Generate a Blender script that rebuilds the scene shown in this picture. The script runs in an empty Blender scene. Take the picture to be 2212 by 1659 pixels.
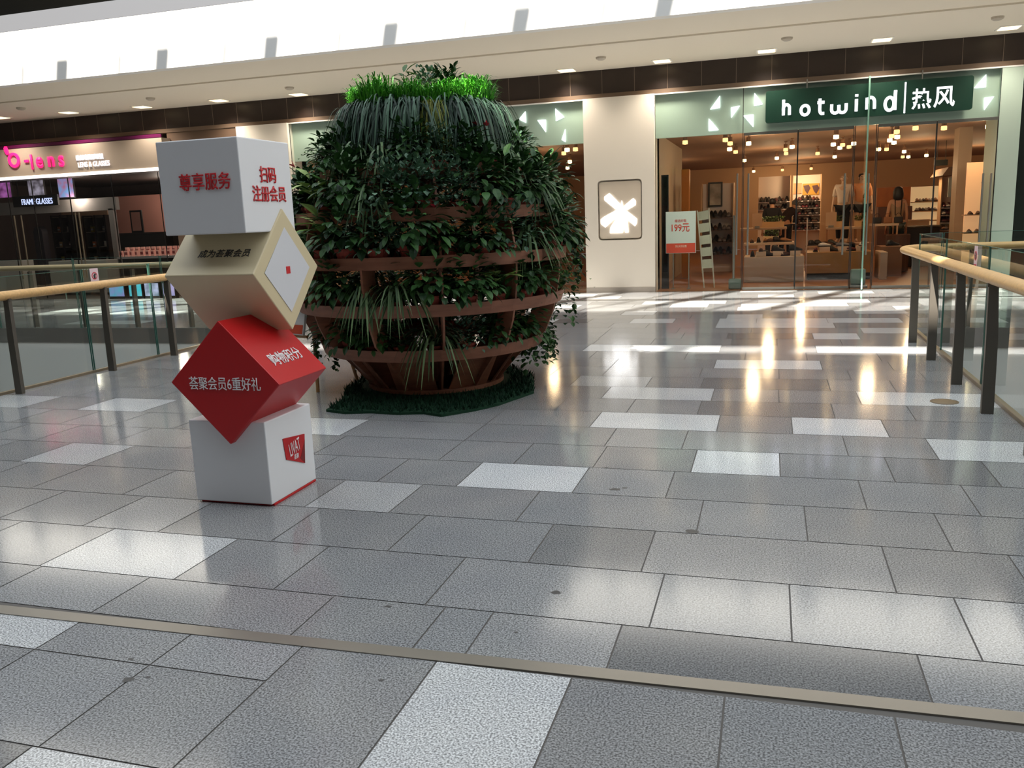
import bpy, bmesh, math, random
from mathutils import Vector, Matrix
PI = math.pi
C = bpy.context.scene.collection
S = bpy.context.scene

# ---------------------------------------------------------------- camera
F_PX, YAW, PITCH, ROLL, EYE = 1832.87, 0.2980335, 0.19362791, -0.0394611, 1.5
IW, IH = 2212, 1659
_fw = Vector((-math.sin(YAW)*math.cos(PITCH), math.cos(YAW)*math.cos(PITCH), -math.sin(PITCH)))
_r0 = Vector((math.cos(YAW), math.sin(YAW), 0))
_u0 = _r0.cross(_fw)
_ri = math.cos(ROLL)*_r0 + math.sin(ROLL)*_u0
_up = -math.sin(ROLL)*_r0 + math.cos(ROLL)*_u0
cam_d = bpy.data.cameras.new('camera')
cam = bpy.data.objects.new('camera', cam_d); C.objects.link(cam)
cam.matrix_world = Matrix(((_ri.x,_up.x,-_fw.x,0),(_ri.y,_up.y,-_fw.y,0),(_ri.z,_up.z,-_fw.z,EYE),(0,0,0,1)))
cam_d.sensor_width = 36.0; cam_d.sensor_fit = 'HORIZONTAL'
cam_d.lens = 36.0*F_PX/IW
cam_d.clip_end = 200
S.camera = cam

def at(px, py, v, axis=1):
    """the point where the sight line through a photo pixel meets the plane axis = v"""
    d = _fw + (px-IW/2)/F_PX*_ri - (py-IH/2)/F_PX*_up
    o = Vector((0,0,EYE))
    return o + d*((v-o[axis])/d[axis])

# ---------------------------------------------------------------- light
S.view_settings.view_transform = 'Standard'
S.view_settings.look = 'None'
S.view_settings.gamma = 1.0
S.view_settings.use_curve_mapping = False
S.view_settings.exposure = 0.0
S.cycles.use_denoising = True
S.cycles.max_bounces = 10
S.cycles.diffuse_bounces = 5
S.cycles.glossy_bounces = 4
S.cycles.transparent_max_bounces = 24
S.cycles.sample_clamp_indirect = 6.0
S.cycles.caustics_reflective = False
S.cycles.caustics_refractive = False

W = bpy.data.worlds.new('daylight'); S.world = W; W.use_nodes = True
bg = W.node_tree.nodes['Background']
bg.inputs['Color'].default_value = (0.86, 0.93, 1.0, 1)
bg.inputs['Strength'].default_value = 2.45
SUN_DIR = Vector((0.16, 0.73, -0.80)).normalized()
sun_d = bpy.data.lights.new('sun', 'SUN'); sun_d.energy = 19.0; sun_d.angle = 0.012; sun_d.color = (1.0, 0.94, 0.84)
sun = bpy.data.objects.new('sun', sun_d); C.objects.link(sun)
sun.rotation_euler = SUN_DIR.to_track_quat('-Z', 'Y').to_euler(); sun.location = (0, -20, 30)
ROOF_Z = 10.5
HX0, HX1, HY0, HY1 = -16.0, 13.0, -1.5, 11.9          # the glazed opening of the atrium roof
pd = bpy.data.lights.new('roof_glazing_portal', 'AREA'); pd.shape = 'RECTANGLE'; pd.size = HX1-HX0; pd.size_y = HY1-HY0; pd.energy = 1
pd.cycles.is_portal = True
po = bpy.data.objects.new('roof_glazing_portal', pd); C.objects.link(po); po.location = ((HX0+HX1)/2, (HY0+HY1)/2, ROOF_Z+0.02)

def lamp(loc, energy, color, size=0.15, kind='POINT', aim=None, angle=1.6):
    d = bpy.data.lights.new('shop_lamp', kind); d.energy = energy; d.color = color
    d.shadow_soft_size = size
    if kind == 'SPOT': d.spot_size = angle; d.spot_blend = 0.8
    o = bpy.data.objects.new('shop_lamp', d); C.objects.link(o); o.location = loc
    if aim is not None: o.rotation_euler = (Vector(aim)-Vector(loc)).to_track_quat('-Z','Y').to_euler()
    return o

# ---------------------------------------------------------------- materials
def lin(c): 
    f = lambda v: v/12.92 if v <= 0.04045 else ((v+0.055)/1.055)**2.4
    return tuple(f(v/255) for v in c)
MATS = {}
def mat(name, rgb, rough=0.6, metal=0.0, emit=0.0, noise=0.0, nscale=8.0, spec=0.5, trans=0.0, stretch=None):
    if name in MATS: return MATS[name]
    m = bpy.data.materials.new(name); m.use_nodes = True
    nt = m.node_tree; b = nt.nodes['Principled BSDF']
    c = lin(rgb)
    b.inputs['Base Color'].default_value = (*c, 1)
    b.inputs['Roughness'].default_value = rough
    b.inputs['Metallic'].default_value = metal
    b.inputs['Specular IOR Level'].default_value = spec
    if emit:
        b.inputs['Emission Color'].default_value = (*c, 1); b.inputs['Emission Strength'].default_value = emit
    if noise:
        tc = nt.nodes.new('ShaderNodeTexCoord'); mp = nt.nodes.new('ShaderNodeMapping')
        if stretch: mp.inputs['Scale'].default_value = stretch
        nz = nt.nodes.new('ShaderNodeTexNoise'); nz.inputs['Scale'].default_value = nscale; nz.inputs['Detail'].default_value = 4
        rp = nt.nodes.new('ShaderNodeValToRGB')
        rp.color_ramp.elements[0].position = 0.3; rp.color_ramp.elements[1].position = 0.7
        rp.color_ramp.elements[0].color = (*[v*(1-noise) for v in c], 1)
        rp.color_ramp.elements[1].color = (*[min(1, v*(1+noise)) for v in c], 1)
        nt.links.new(tc.outputs['Object'], mp.inputs['Vector']); nt.links.new(mp.outputs['Vector'], nz.inputs['Vector'])
        nt.links.new(nz.outputs['Fac'], rp.inputs['Fac']); nt.links.new(rp.outputs['Color'], b.inputs['Base Color'])
    MATS[name] = m
    return m

def glass_mat(name, tint, refl=1.0, ior=1.5):
    if name in MATS: return MATS[name]
    m = bpy.data.materials.new(name); m.use_nodes = True; nt = m.node_tree; nt.nodes.clear()
    o = nt.nodes.new('ShaderNodeOutputMaterial'); mx = nt.nodes.new('ShaderNodeMixShader')
    t = nt.nodes.new('ShaderNodeBsdfTransparent'); g = nt.nodes.new('ShaderNodeBsdfGlossy'); fr = nt.nodes.new('ShaderNodeFresnel')
    t.inputs['Color'].default_value = (*tint, 1); g.inputs['Roughness'].default_value = 0.0
    g.inputs['Color'].default_value = (refl, refl, refl, 1)
    # the same reflection from either side of the sheet
    ge = nt.nodes.new('ShaderNodeNewGeometry'); mr = nt.nodes.new('ShaderNodeMapRange')
    mr.inputs['To Min'].default_value = ior; mr.inputs['To Max'].default_value = 1/ior
    nt.links.new(ge.outputs['Backfacing'], mr.inputs['Value']); nt.links.new(mr.outputs['Result'], fr.inputs['IOR'])
    nt.links.new(fr.outputs[0], mx.inputs[0]); nt.links.new(t.outputs[0], mx.inputs[1]); nt.links.new(g.outputs[0], mx.inputs[2])
    nt.links.new(mx.outputs[0], o.inputs[0]); MATS[name] = m
    return m

def leaf_mat(name, rgb, rgb2, rough=0.45):
    """foliage: the leaf colour wanders between two greens from leaf to leaf"""
    m = bpy.data.materials.new(name); m.use_nodes = True; nt = m.node_tree; b = nt.nodes['Principled BSDF']
    g = nt.nodes.new('ShaderNodeNewGeometry'); rp = nt.nodes.new('ShaderNodeValToRGB')
    rp.color_ramp.elements[0].color = (*lin(rgb), 1); rp.color_ramp.elements[1].color = (*lin(rgb2), 1)
    nt.links.new(g.outputs['Random Per Island'], rp.inputs['Fac']); nt.links.new(rp.outputs['Color'], b.inputs['Base Color'])
    b.inputs['Roughness'].default_value = rough; b.inputs['Specular IOR Level'].default_value = 0.25
    MATS[name] = m
    return m

def granite():
    m = bpy.data.materials.new('granite_tiles'); m.use_nodes = True; nt = m.node_tree; b = nt.nodes['Principled BSDF']
    at_ = nt.nodes.new('ShaderNodeAttribute'); at_.attribute_name = 'stone'
    tc = nt.nodes.new('ShaderNodeTexCoord')
    n1 = nt.nodes.new('ShaderNodeTexNoise'); n1.inputs['Scale'].default_value = 150; n1.inputs['Detail'].default_value = 3
    n2 = nt.nodes.new('ShaderNodeTexNoise'); n2.inputs['Scale'].default_value = 3.0; n2.inputs['Detail'].default_value = 3
    r1 = nt.nodes.new('ShaderNodeValToRGB'); r1.color_ramp.elements[0].position = 0.36; r1.color_ramp.elements[1].position = 0.64
    r1.color_ramp.elements[0].color = (0.42,0.42,0.42,1); r1.color_ramp.elements[1].color = (1.55,1.55,1.55,1)
    r2 = nt.nodes.new('ShaderNodeValToRGB'); r2.color_ramp.elements[0].position = 0.3; r2.color_ramp.elements[1].position = 0.7
    r2.color_ramp.elements[0].color = (0.93,0.93,0.94,1); r2.color_ramp.elements[1].color = (1.06,1.05,1.03,1)
    x1 = nt.nodes.new('ShaderNodeMix'); x1.data_type = 'RGBA'; x1.blend_type = 'MULTIPLY'; x1.inputs['Factor'].default_value = 1
    x2 = nt.nodes.new('ShaderNodeMix'); x2.data_type = 'RGBA'; x2.blend_type = 'MULTIPLY'; x2.inputs['Factor'].default_value = 1
    nt.links.new(tc.outputs['Object'], n1.inputs['Vector']); nt.links.new(tc.outputs['Object'], n2.inputs['Vector'])
    nt.links.new(n1.outputs['Fac'], r1.inputs['Fac']); nt.links.new(n2.outputs['Fac'], r2.inputs['Fac'])
    nt.links.new(at_.outputs['Color'], x1.inputs['A']); nt.links.new(r1.outputs['Color'], x1.inputs['B'])
    nt.links.new(x1.outputs['Result'], x2.inputs['A']); nt.links.new(r2.outputs['Color'], x2.inputs['B'])
    nt.links.new(x2.outputs['Result'], b.inputs['Base Color'])
    b.inputs['Roughness'].default_value = 0.12
    b.inputs['Specular IOR Level'].default_value = 0.42
    return m

M_wall   = mat('warm_plaster', (234,226,214), 0.7)
M_white  = mat('white_paint', (238,236,232), 0.6)
M_soffit = mat('cream_soffit', (236,226,208), 0.75)
M_brown  = mat('dark_brown_panel', (46,34,28), 0.35, noise=0.12, nscale=3)
M_brown2 = mat('brown_trim', (112,92,76), 0.5)
M_sage   = mat('sage_board', (178,196,184), 0.5)
M_steel  = mat('brushed_steel', (150,148,142), 0.35, 0.9)
M_post   = mat('bronze_grey_post', (98,92,84), 0.45, 0.3)
M_wood   = mat('pale_handrail_wood', (214,170,112), 0.4, noise=0.12, nscale=6, stretch=(1,8,8))
M_glass  = glass_mat('clear_glass', (0.93,0.97,0.95))
M_gglass = glass_mat('guard_glass', (0.88,0.95,0.92))
M_gedge  = mat('glass_edge_green', (70,110,98), 0.2)
M_black  = mat('black_metal', (24,23,22), 0.45)
M_dark   = mat('dark_interior', (58,50,46), 0.7)
M_ply    = mat('red_brown_plywood', (146,94,70), 0.55, noise=0.18, nscale=5, stretch=(1,1,6))
M_plyed  = mat('plywood_edge', (176,124,90), 0.6)
M_terra  = mat('terracotta', (150,62,48), 0.7)
M_soil   = mat('soil', (40,30,24), 0.95)

# ---------------------------------------------------------------- mesh helpers
def hang(o, parent):
    """make o a part: its shape is kept relative to the base of the thing it belongs to"""
    r = parent
    while r.parent: r = r.parent
    o.data.transform(Matrix.Translation(-r.location)); o.parent = parent
class MB:
    """collects shapes; build() links them as one mesh object"""
    def __init__(s): s.v = []; s.f = []; s.mi = []; s.cur = 0
    def m(s, i): s.cur = i; return s
    def add(s, vs, fs):
        o = len(s.v); s.v += [tuple(v) for v in vs]
        for f in fs: s.f.append(tuple(i+o for i in f)); s.mi.append(s.cur)
        return s
    def box(s, a, b, M=None):
        x0,y0,z0 = [min(a[i],b[i]) for i in range(3)]; x1,y1,z1 = [max(a[i],b[i]) for i in range(3)]
        vs = [Vector(p) for p in ((x0,y0,z0),(x1,y0,z0),(x1,y1,z0),(x0,y1,z0),(x0,y0,z1),(x1,y0,z1),(x1,y1,z1),(x0,y1,z1))]
        if M: vs = [M@v for v in vs]
        return s.add(vs, [(3,2,1,0),(4,5,6,7),(0,1,5,4),(1,2,6,5),(2,3,7,6),(3,0,4,7)])
    def bbox(s, a, b, r=0.01, M=None):
        """box with chamfered edges"""
        bm = bmesh.new(); bmesh.ops.create_cube(bm, size=1)
        c = [(a[i]+b[i])/2 for i in range(3)]; d = [abs(b[i]-a[i]) for i in range(3)]
        for v in bm.verts: v.co = Vector([c[i]+v.co[i]*d[i] for i in range(3)])
        bmesh.ops.bevel(bm, geom=bm.edges[:], offset=r, segments=2, affect='EDGES', profile=0.5)
        if M: bm.transform(M)
        return s.bm(bm)
    def bm(s, bm):
        bm.verts.index_update(); bm.normal_update()
        s.add([v.co.copy() for v in bm.verts], [[v.index for v in f.verts] for f in bm.faces]); bm.free(); return s
    def cyl(s, a, b, r, r2=None, n=12):
        a, b = Vector(a), Vector(b); r2 = r if r2 is None else r2
        d = (b-a).normalized(); u = d.orthogonal().normalized(); w = d.cross(u)
        ring = lambda c, q: [c + q*(math.cos(2*PI*k/n)*u + math.sin(2*PI*k/n)*w) for k in range(n)]
        vs = ring(a, r) + ring(b, r2)
        fs = [(k,(k+1)%n,n+(k+1)%n,n+k) for k in range(n)] + [tuple(range(n-1,-1,-1)), tuple(range(n,2*n))]
        return s.add(vs, fs)
    def tube(s, pts, r, n=8, sq=None):
        """swept tube; sq=(half width, half height) makes an oval section"""
        pts = [Vector(p) for p in pts]; rings = []
        for i, p in enumerate(pts):
            d = (pts[min(i+1,len(pts)-1)] - pts[max(i-1,0)]).normalized()
            side = d.cross(Vector((0,0,1))); side = side.normalized() if side.length > 1e-4 else Vector((1,0,0))
            up = side.cross(d).normalized(); rr = r[i] if isinstance(r, (list,tuple)) else r
            hw, hh = sq if sq else (rr, rr)
            rings.append([p + math.cos(2*PI*k/n)*side*hw + math.sin(2*PI*k/n)*up*hh for k in range(n)])
        vs = [v for q in rings for v in q]; fs = []
        for i in range(len(pts)-1):
            for k in range(n): fs.append((i*n+k, i*n+(k+1)%n, (i+1)*n+(k+1)%n, (i+1)*n+k))
        fs += [tuple(range(n-1,-1,-1)), tuple(range(len(vs)-n, len(vs)))]
        return s.add(vs, fs)
    def lathe(s, prof, c=(0,0,0), n=16):
        c = Vector(c); vs = []; fs = []
        for r, z in prof: vs += [c + Vector((r*math.cos(2*PI*k/n), r*math.sin(2*PI*k/n), z)) for k in range(n)]
        for i in range(len(prof)-1):
            for k in range(n): fs.append((i*n+k, i*n+(k+1)%n, (i+1)*n+(k+1)%n, (i+1)*n+k))
        fs += [tuple(range(n-1,-1,-1)), tuple(range(len(vs)-n, len(vs)))]
        return s.add(vs, fs)
    def prism(s, poly, vec):
        """polygon (list of 3D points) swept along vec"""
        poly = [Vector(p) for p in poly]; n = len(poly); vec = Vector(vec)
        return s.add(poly + [p+vec for p in poly], [tuple(range(n-1,-1,-1)), tuple(range(n,2*n))] + [(k,(k+1)%n,n+(k+1)%n,n+k) for k in range(n)])
    def build(s, name, mats, parent=None, smooth=False, fixn=False):
        me = bpy.data.meshes.new(name); me.from_pydata([tuple(v) for v in s.v], [], s.f)
        if not isinstance(mats, (list,tuple)): mats = [mats]
        for m in mats: me.materials.append(m)
        me.polygons.foreach_set('material_index', s.mi)
        if fixn:
            bm = bmesh.new(); bm.from_mesh(me); bmesh.ops.recalc_face_normals(bm, faces=bm.faces[:]); bm.to_mesh(me); bm.free()
        if smooth:
            me.polygons.foreach_set('use_smooth', [True]*len(me.polygons))
        me.update()
        o = bpy.data.objects.new(name, me); C.objects.link(o)
        if parent: hang(o, parent)
        return o

def tag(o, label, cat, group=None, kind=None):
    o['label'] = label; o['category'] = cat
    if group: o['group'] = group
    if kind: o['kind'] = kind
    return o
def thing(name, label, cat, loc=(0,0,0), group=None):
    o = bpy.data.objects.new(name, None); C.objects.link(o); o.location = loc; o.empty_display_size = 0.1
    return tag(o, label, cat, group)
def struct(o): o['kind'] = 'structure'; return o
def dup(root, loc=None, rz=None, label=None, group=None, scale=None):
    """a copy of a thing with copies of its parts and their parts"""
    r = root.copy(); C.objects.link(r)
    for ch in root.children:
        c = ch.copy(); C.objects.link(c); c.parent = r
        for g in ch.children:
            d = g.copy(); C.objects.link(d); d.parent = c
    if loc is not None: r.location = loc
    if rz is not None: r.rotation_euler = (0,0,rz)
    if scale is not None: r.scale = (scale,)*3
    if label: r['label'] = label
    if group: r['group'] = group
    return r

def lettering(name, body, centre, right, up, width, height, m, parent, depth=0.004, bold=0.0, shear=0.0):
    """words as raised letters on a surface, fitted to width x height"""
    cu = bpy.data.curves.new(name, 'FONT'); cu.body = body; cu.align_x = 'CENTER'; cu.align_y = 'CENTER'
    cu.size = 1; cu.offset = bold; cu.shear = shear; cu.resolution_u = 3
    o = bpy.data.objects.new(name, cu); C.objects.link(o)
    dg = bpy.context.evaluated_depsgraph_get()
    me = bpy.data.meshes.new_from_object(o.evaluated_get(dg)); bpy.data.objects.remove(o)
    xs = [v.co.x for v in me.vertices]; ys = [v.co.y for v in me.vertices]
    if not xs: return None
    sx = width/(max(xs)-min(xs)); sy = height/(max(ys)-min(ys)); cx = (max(xs)+min(xs))/2; cy = (max(ys)+min(ys))/2
    bm = bmesh.new(); bm.from_mesh(me)
    right = Vector(right).normalized(); up = Vector(up).normalized(); nrm = right.cross(up); centre = Vector(centre)
    r = bmesh.ops.extrude_face_region(bm, geom=bm.faces[:])
    for v in bm.verts: v.co.z = 0
    for e in r['geom']:
        if isinstance(e, bmesh.types.BMVert): e.co.z = 1
    for v in bm.verts: v.co = centre + right*((v.co.x-cx)*sx) + up*((v.co.y-cy)*sy) + nrm*(v.co.z*depth)
    me2 = bpy.data.meshes.new(name); bm.to_mesh(me2); bm.free(); bpy.data.meshes.remove(me)
    me2.materials.append(m)
    ob = bpy.data.objects.new(name, me2); C.objects.link(ob)
    if parent: hang(ob, parent)
    return ob

def flat_sheet(name, outer, holes, centre, right, up, depth, m, parent=None):
    """a plate with a shaped outline and holes (points in the plate's own plane)"""
    cu = bpy.data.curves.new(name, 'CURVE'); cu.dimensions = '2D'; cu.fill_mode = 'BOTH'
    for loop in [outer]+list(holes):
        sp = cu.splines.new('POLY'); sp.points.add(len(loop)-1); sp.use_cyclic_u = True
        for p, q in zip(sp.points, loop): p.co = (q[0], q[1], 0, 1)
    cu.extrude = depth/2
    o = bpy.data.objects.new(name, cu); C.objects.link(o)
    dg = bpy.context.evaluated_depsgraph_get(); me = bpy.data.meshes.new_from_object(o.evaluated_get(dg)); bpy.data.objects.remove(o)
    right = Vector(right); up = Vector(up); n = right.cross(up); centre = Vector(centre)
    for v in me.vertices: v.co = centre + right*v.co.x + up*v.co.y + n*v.co.z
    me.materials.clear(); me.materials.append(m)
    ob = bpy.data.objects.new(name, me); C.objects.link(ob)
    if parent: hang(ob, parent)
    return ob
def rrect(x0, z0, x1, z1, r, n=5):
    out = []
    for cx, cz, a in ((x1-r,z0+r,-PI/2),(x1-r,z1-r,0),(x0+r,z1-r,PI/2),(x0+r,z0+r,PI)):
        out += [(cx+r*math.cos(a+PI/2*k/n), cz+r*math.sin(a+PI/2*k/n)) for k in range(n+1)]
    return out
X, Y, Z = Vector((1,0,0)), Vector((0,1,0)), Vector((0,0,1))
WY = 16.4                                       # the plane of the far shop fronts
BX0, BX1, FY = -7.12, 1.66, 11.2                # sides of the bridge, edge of the far gallery

# ================================================================ SETTING
# ---- floor: granite tiles laid in rows of the same depth, uneven lengths
rnd = random.Random(5)
ROW = 0.487
MID, LIGHT, DARK = 0.26, 0.56, 0.17
rows = {
 -1: ([-3.2,-2.6,-1.69,-1.2,-1.0,-0.5,0.5,1.1], {-0.5:0.155, 0.5:0.25}),
 0: ([-3.22,-2.48,-1.98,-1.29,-0.4,0.1,0.7,1.3], {-3.22:0.48,-1.29:0.27,-0.4:0.29,0.1:0.31,0.7:0.34}),  # pale stone, with the fascia's reflection painted into the tints
 1: ([-4.0,-3.43,-2.96,-2.3,-1.68,-1.0,-0.5,0.5,1.0], {-1.0:0.2,-3.43:0.33}),  # the darkest tint here is a painted reflection
 2: ([-3.6,-2.96,-2.4,-1.9,-1.2,-0.31,0.19,0.79,1.3], {-2.4:0.40,0.19:0.235}),
 3: ([-4.88,-4.33,-3.4,-2.7,-2.2,-1.7,-1.02,-0.51,0.49,1.0], {-4.88:0.45,-1.7:0.60}),
 4: ([-3.9,-2.9,-2.0,-1.5,-1.0,-0.42,0.08,0.68,1.2], {-0.42:0.62,0.68:0.2}),
 5: ([-3.5,-2.96,-2.0,-1.02,-0.52,0.48,0.98], {-3.5:0.6,0.98:0.58,-0.52:0.3}),
 6: ([-6.4,-5.78,-5.1,-4,-3,-2,-1.22,-0.33,0.17,0.77], {-7.2:0.5,-5.78:0.55,-1.22:0.62,0.17:0.62}),
 7: ([-2.1,-1.6,-1.03,-0.5,0.47,1.0], {-0.5:0.2}),
 8: ([-2.2,-1.32,-0.43,0.09,0.69], {-1.32:0.55,0.69:0.6}),
 9: ([-1.7,-1.02,-0.55,0.5,1.0], {-1.7:0.42,-0.55:0.19}),
 10: ([-2,-1.5,-0.6,0.1,0.7], {}),
 11: ([-1.5,-0.5,0.49,1.1], {-0.5:0.58}),
 13: ([-2,-0.5,0.49], {-2:0.6,0.49:0.62}),
 15: ([-1.0,-0.47,0.5,1.0], {0.5:0.6,-0.47:0.17}),
 17: ([-0.66,0.8], {-0.66:0.55}),
 19: ([-0.57,-0.08], {-0.57:0.55}),
}
fv, ff, fc = [], [], []
def tile(x0, x1, y0, y1, t):
    g = 0.0032; o = len(fv)
    fv.extend([(x0+g,y0+g,0),(x1-g,y0+g,0),(x1-g,y1-g,0),(x0+g,y1-g,0)]); ff.append((o,o+1,o+2,o+3)); fc.append(t)
def fill_row(y0, y1, xa, xb, joints, tints):
    js = sorted(j for j in joints if xa+0.1 < j < xb-0.1)
    if not js: js = [xa+rnd.uniform(0.3,0.9)]
    left = [js[0]]
    while left[-1] > xa+0.35: left.append(left[-1]-rnd.choice((0.5,0.6,0.68,0.9,1.0)))
    right = [js[-1]]
    while right[-1] < xb-0.35: right.append(right[-1]+rnd.choice((0.5,0.6,0.68,0.9,1.0)))
    xs = sorted(set(left+js+right)); xs[0] = xa; xs[-1] = xb
    for a, b in zip(xs, xs[1:]):
        t = tints.get(round(a,2))
        if t is None:
            t = MID*rnd.uniform(0.9,1.1)
            if not joints:
                q = rnd.random(); t = LIGHT if q < 0.12 else (DARK if q > 0.9 else t)
        if a == xa and -7.2 in tints: t = tints[-7.2]
        tile(a, b, y0, y1, t)
for k in range(-1, 19):
    y0, y1 = 2.9+ROW*k, 2.9+ROW*(k+1)
    if k == -1: y0 = 2.55
    j, t = rows.get(k, ([], {}))
    if y1 <= FY+0.3 and k < 17: fill_row(y0, y1, BX0, BX1, j, t)
y = 2.9+ROW*17
k = 17
while y < WY+0.01:
    j, t = rows.get(k, ([], {}))
    fill_row(y, min(y+ROW, WY+0.02), -21, 11, j, t); y += ROW; k += 1
for a, b, t in ((-7.12,-3.5,.26),(-3.5,-2.58,.5),(-2.58,-2.07,.27),(-2.07,-1.6,.29)): tile(a,b,2.25,2.5,t)
for a, b, t in ((-7.12,-2.58,.25),(-2.58,-2.07,.27),(-2.07,-1.6,.25)): tile(a,b,1.765,2.25,t)
for a, b, t in ((-1.6,-1.08,.25),(-1.08,-.6,.50),(-.6,-.11,.225),(-.11,.38,.22),(.38,.9,.24),(.9,1.66,.27)): tile(a,b,1.765,2.5,t)
fill_row(1.277, 1.765, BX0, BX1, [-2.5,-2.09,-1.6,-0.9,-0.3], {-2.5:.18,-2.09:.5})
y = 1.277
while y > -7.5:
    xa, xb = (BX0, BX1) if y > -1 else (-21, 11)
    fill_row(y-ROW, y, xa, xb, [], {}); y -= ROW
me = bpy.data.meshes.new('floor')
o0 = len(fv)
nt_ = len(ff)
def slab(a, b):
    o = len(fv); x0,y0,z0 = a; x1,y1,z1 = b
    fv.extend([(x0,y0,z0),(x1,y0,z0),(x1,y1,z0),(x0,y1,z0),(x0,y0,z1),(x1,y0,z1),(x1,y1,z1),(x0,y1,z1)])
    for q in ((3,2,1,0),(4,5,6,7),(0,1,5,4),(1,2,6,5),(2,3,7,6),(3,0,4,7)): ff.append(tuple(o+i for i in q))
slab((BX0-0.05,-1.5,-0.22),(BX1+0.05,FY,-0.0025)); slab((-21,FY,-0.22),(11,WY,-0.0025)); slab((-21,-7.9,-0.22),(11,-1.5,-0.0025))
me.from_pydata(fv, [], ff)
ca = me.color_attributes.new('stone', 'FLOAT_COLOR', 'CORNER')
li = 0
for p in me.polygons:
    if p.index < nt_:
        t = fc[p.index]; p.material_index = 0; warm = rnd.uniform(-0.012, 0.012)
        if t > 0.39: col = (t*0.98, t*1.0, t*1.01)
        else: col = (t*(0.985+warm), t, t*(1.015-warm))
    else: p.material_index = 1; col = (.2,.2,.2)
    for l in p.loop_indices: ca.data[l].color = (*col, 1)
me.materials.append(granite()); me.materials.append(mat('dark_grout', (92,88,84), 0.8))
floor = bpy.data.objects.new('floor', me); C.objects.link(floor); struct(floor)

# expansion joint strip across the floor, slightly skew
b = MB(); sy = lambda x: 2.535+0.022*(x+0.9)
b.prism([(BX0,sy(BX0)-.032,-.002),(BX1,sy(BX1)-.032,-.002),(BX1,sy(BX1)+.032,-.002),(BX0,sy(BX0)+.032,-.002)], (0,0,.006))
struct(b.build('trim_1', mat('joint_strip_metal', (150,144,134), 0.32, 0.6), fixn=True))
# marks on the stone
b = MB(); rs = random.Random(3)
for px, py, r in ((1330,1057,.03),(1350,1054,.014),(1494,1147,.032),(277,1468,.02),(283,1424,.012),(1201,1280,.02),(838,1310,.015),(823,1470,.01),(320,1463,.01),(1115,1366,.008),(1310,1010,.01)):
    c = at(px, py, 0, 2); n = 9
    b.add([(c.x+r*rs.uniform(.7,1.3)*math.cos(2*PI*k/n), c.y+r*rs.uniform(.5,1)*math.sin(2*PI*k/n), 0.0006) for k in range(n)], [tuple(range(n))])
b.build('stain', mat('floor_stain', (66,64,62), 0.5), floor)['label'] = 'dark scuff marks on the stone'

# ---- edges of the slabs, gallery fascias below
M_edge = mat('slab_edge_stone', (110,106,100), 0.5, noise=.1, nscale=2)
b = MB(); b.box((-21,FY-.03,-.24),(BX0-.05,FY,-.0)); b.box((BX1+.05,FY-.03,-.24),(11,FY,-.0)); struct(b.build('trim_2', M_edge))
b = MB(); b.box((-21,FY-.02,-1.5),(BX0-.06,FY+.1,-.24)); b.box((BX1+.06,FY-.02,-1.5),(11,FY+.1,-.24)); struct(b.build('wall_below', M_white))
b = MB(); b.box((BX0-.06,-1.5,-1.2),(BX0+.1,FY,-.22)); b.box((BX1-.1,-1.5,-1.2),(BX1+.06,FY,-.22)); struct(b.build('wall_bridge', M_white))
b = MB(); b.box((-21,-8,-5.2),(11,WY,-5.1)); struct(b.build('floor_below', mat('lower_floor_stone', (176,172,164), .35, noise=.1, nscale=1)))
b = MB(); b.box((-21,FY+3,-5.1),(11,FY+3.2,-1.5)); struct(b.build('wall_lower', M_wall))

# ---- upper gallery: fascia, soffit, dark band
SZ = 4.15; GY = 12.5
b = MB(); b.box((-21,GY,SZ-.02),(11,GY+.18,5.0)); struct(b.build('wall_fascia', M_white))
b = MB(); b.box((-21,GY+.18,SZ),(11,14.05,SZ+.3)); b.box((-21,14.05,SZ-.025),(11,WY+.3,SZ+.3)); struct(b.build('ceiling_soffit', M_soffit))
b = MB(); b.box((-21,WY-.0,3.70),(11,WY+.25,SZ-.02))
struct(b.build('trim_3', M_brown))
b = MB(); b.box((-21,WY-.02,3.62),(11,WY+.2,3.70)); struct(b.build('trim_4', M_brown2))
b = MB()
x = -20.6
while x < 10: b.box((x-.004,WY-.004,3.70),(x+.004,WY+.01,SZ-.03)); x += 0.605
struct(b.build('trim_5', mat('panel_joint', (120,104,90), .6)))
# upper floor shop fronts, balcony glazing
b = MB(); b.box((-21,WY,5.0),(11,WY+.2,9.2)); struct(b.build('wall_upper', mat('upper_shop_dark', (62,58,54), .4)))
b = MB(); b.box((-21,GY+.18,4.7),(11,WY,5.0)); struct(b.build('floor_upper', M_edge))
b = MB(); b.box((-21,GY-.004,5.0),(11,GY+.07,5.27)); struct(b.build('trim_6', mat('balcony_shoe_grey', (92,94,99), .4)))
b = MB(); b.box((-21,GY,9.0),(11,WY+.2,9.6)); struct(b.build('ceiling_upper', M_white))
b = MB(); b.box((-21,WY,9.6),(11,WY+.2,ROOF_Z)); struct(b.build('wall_clerestory', M_white))

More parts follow.
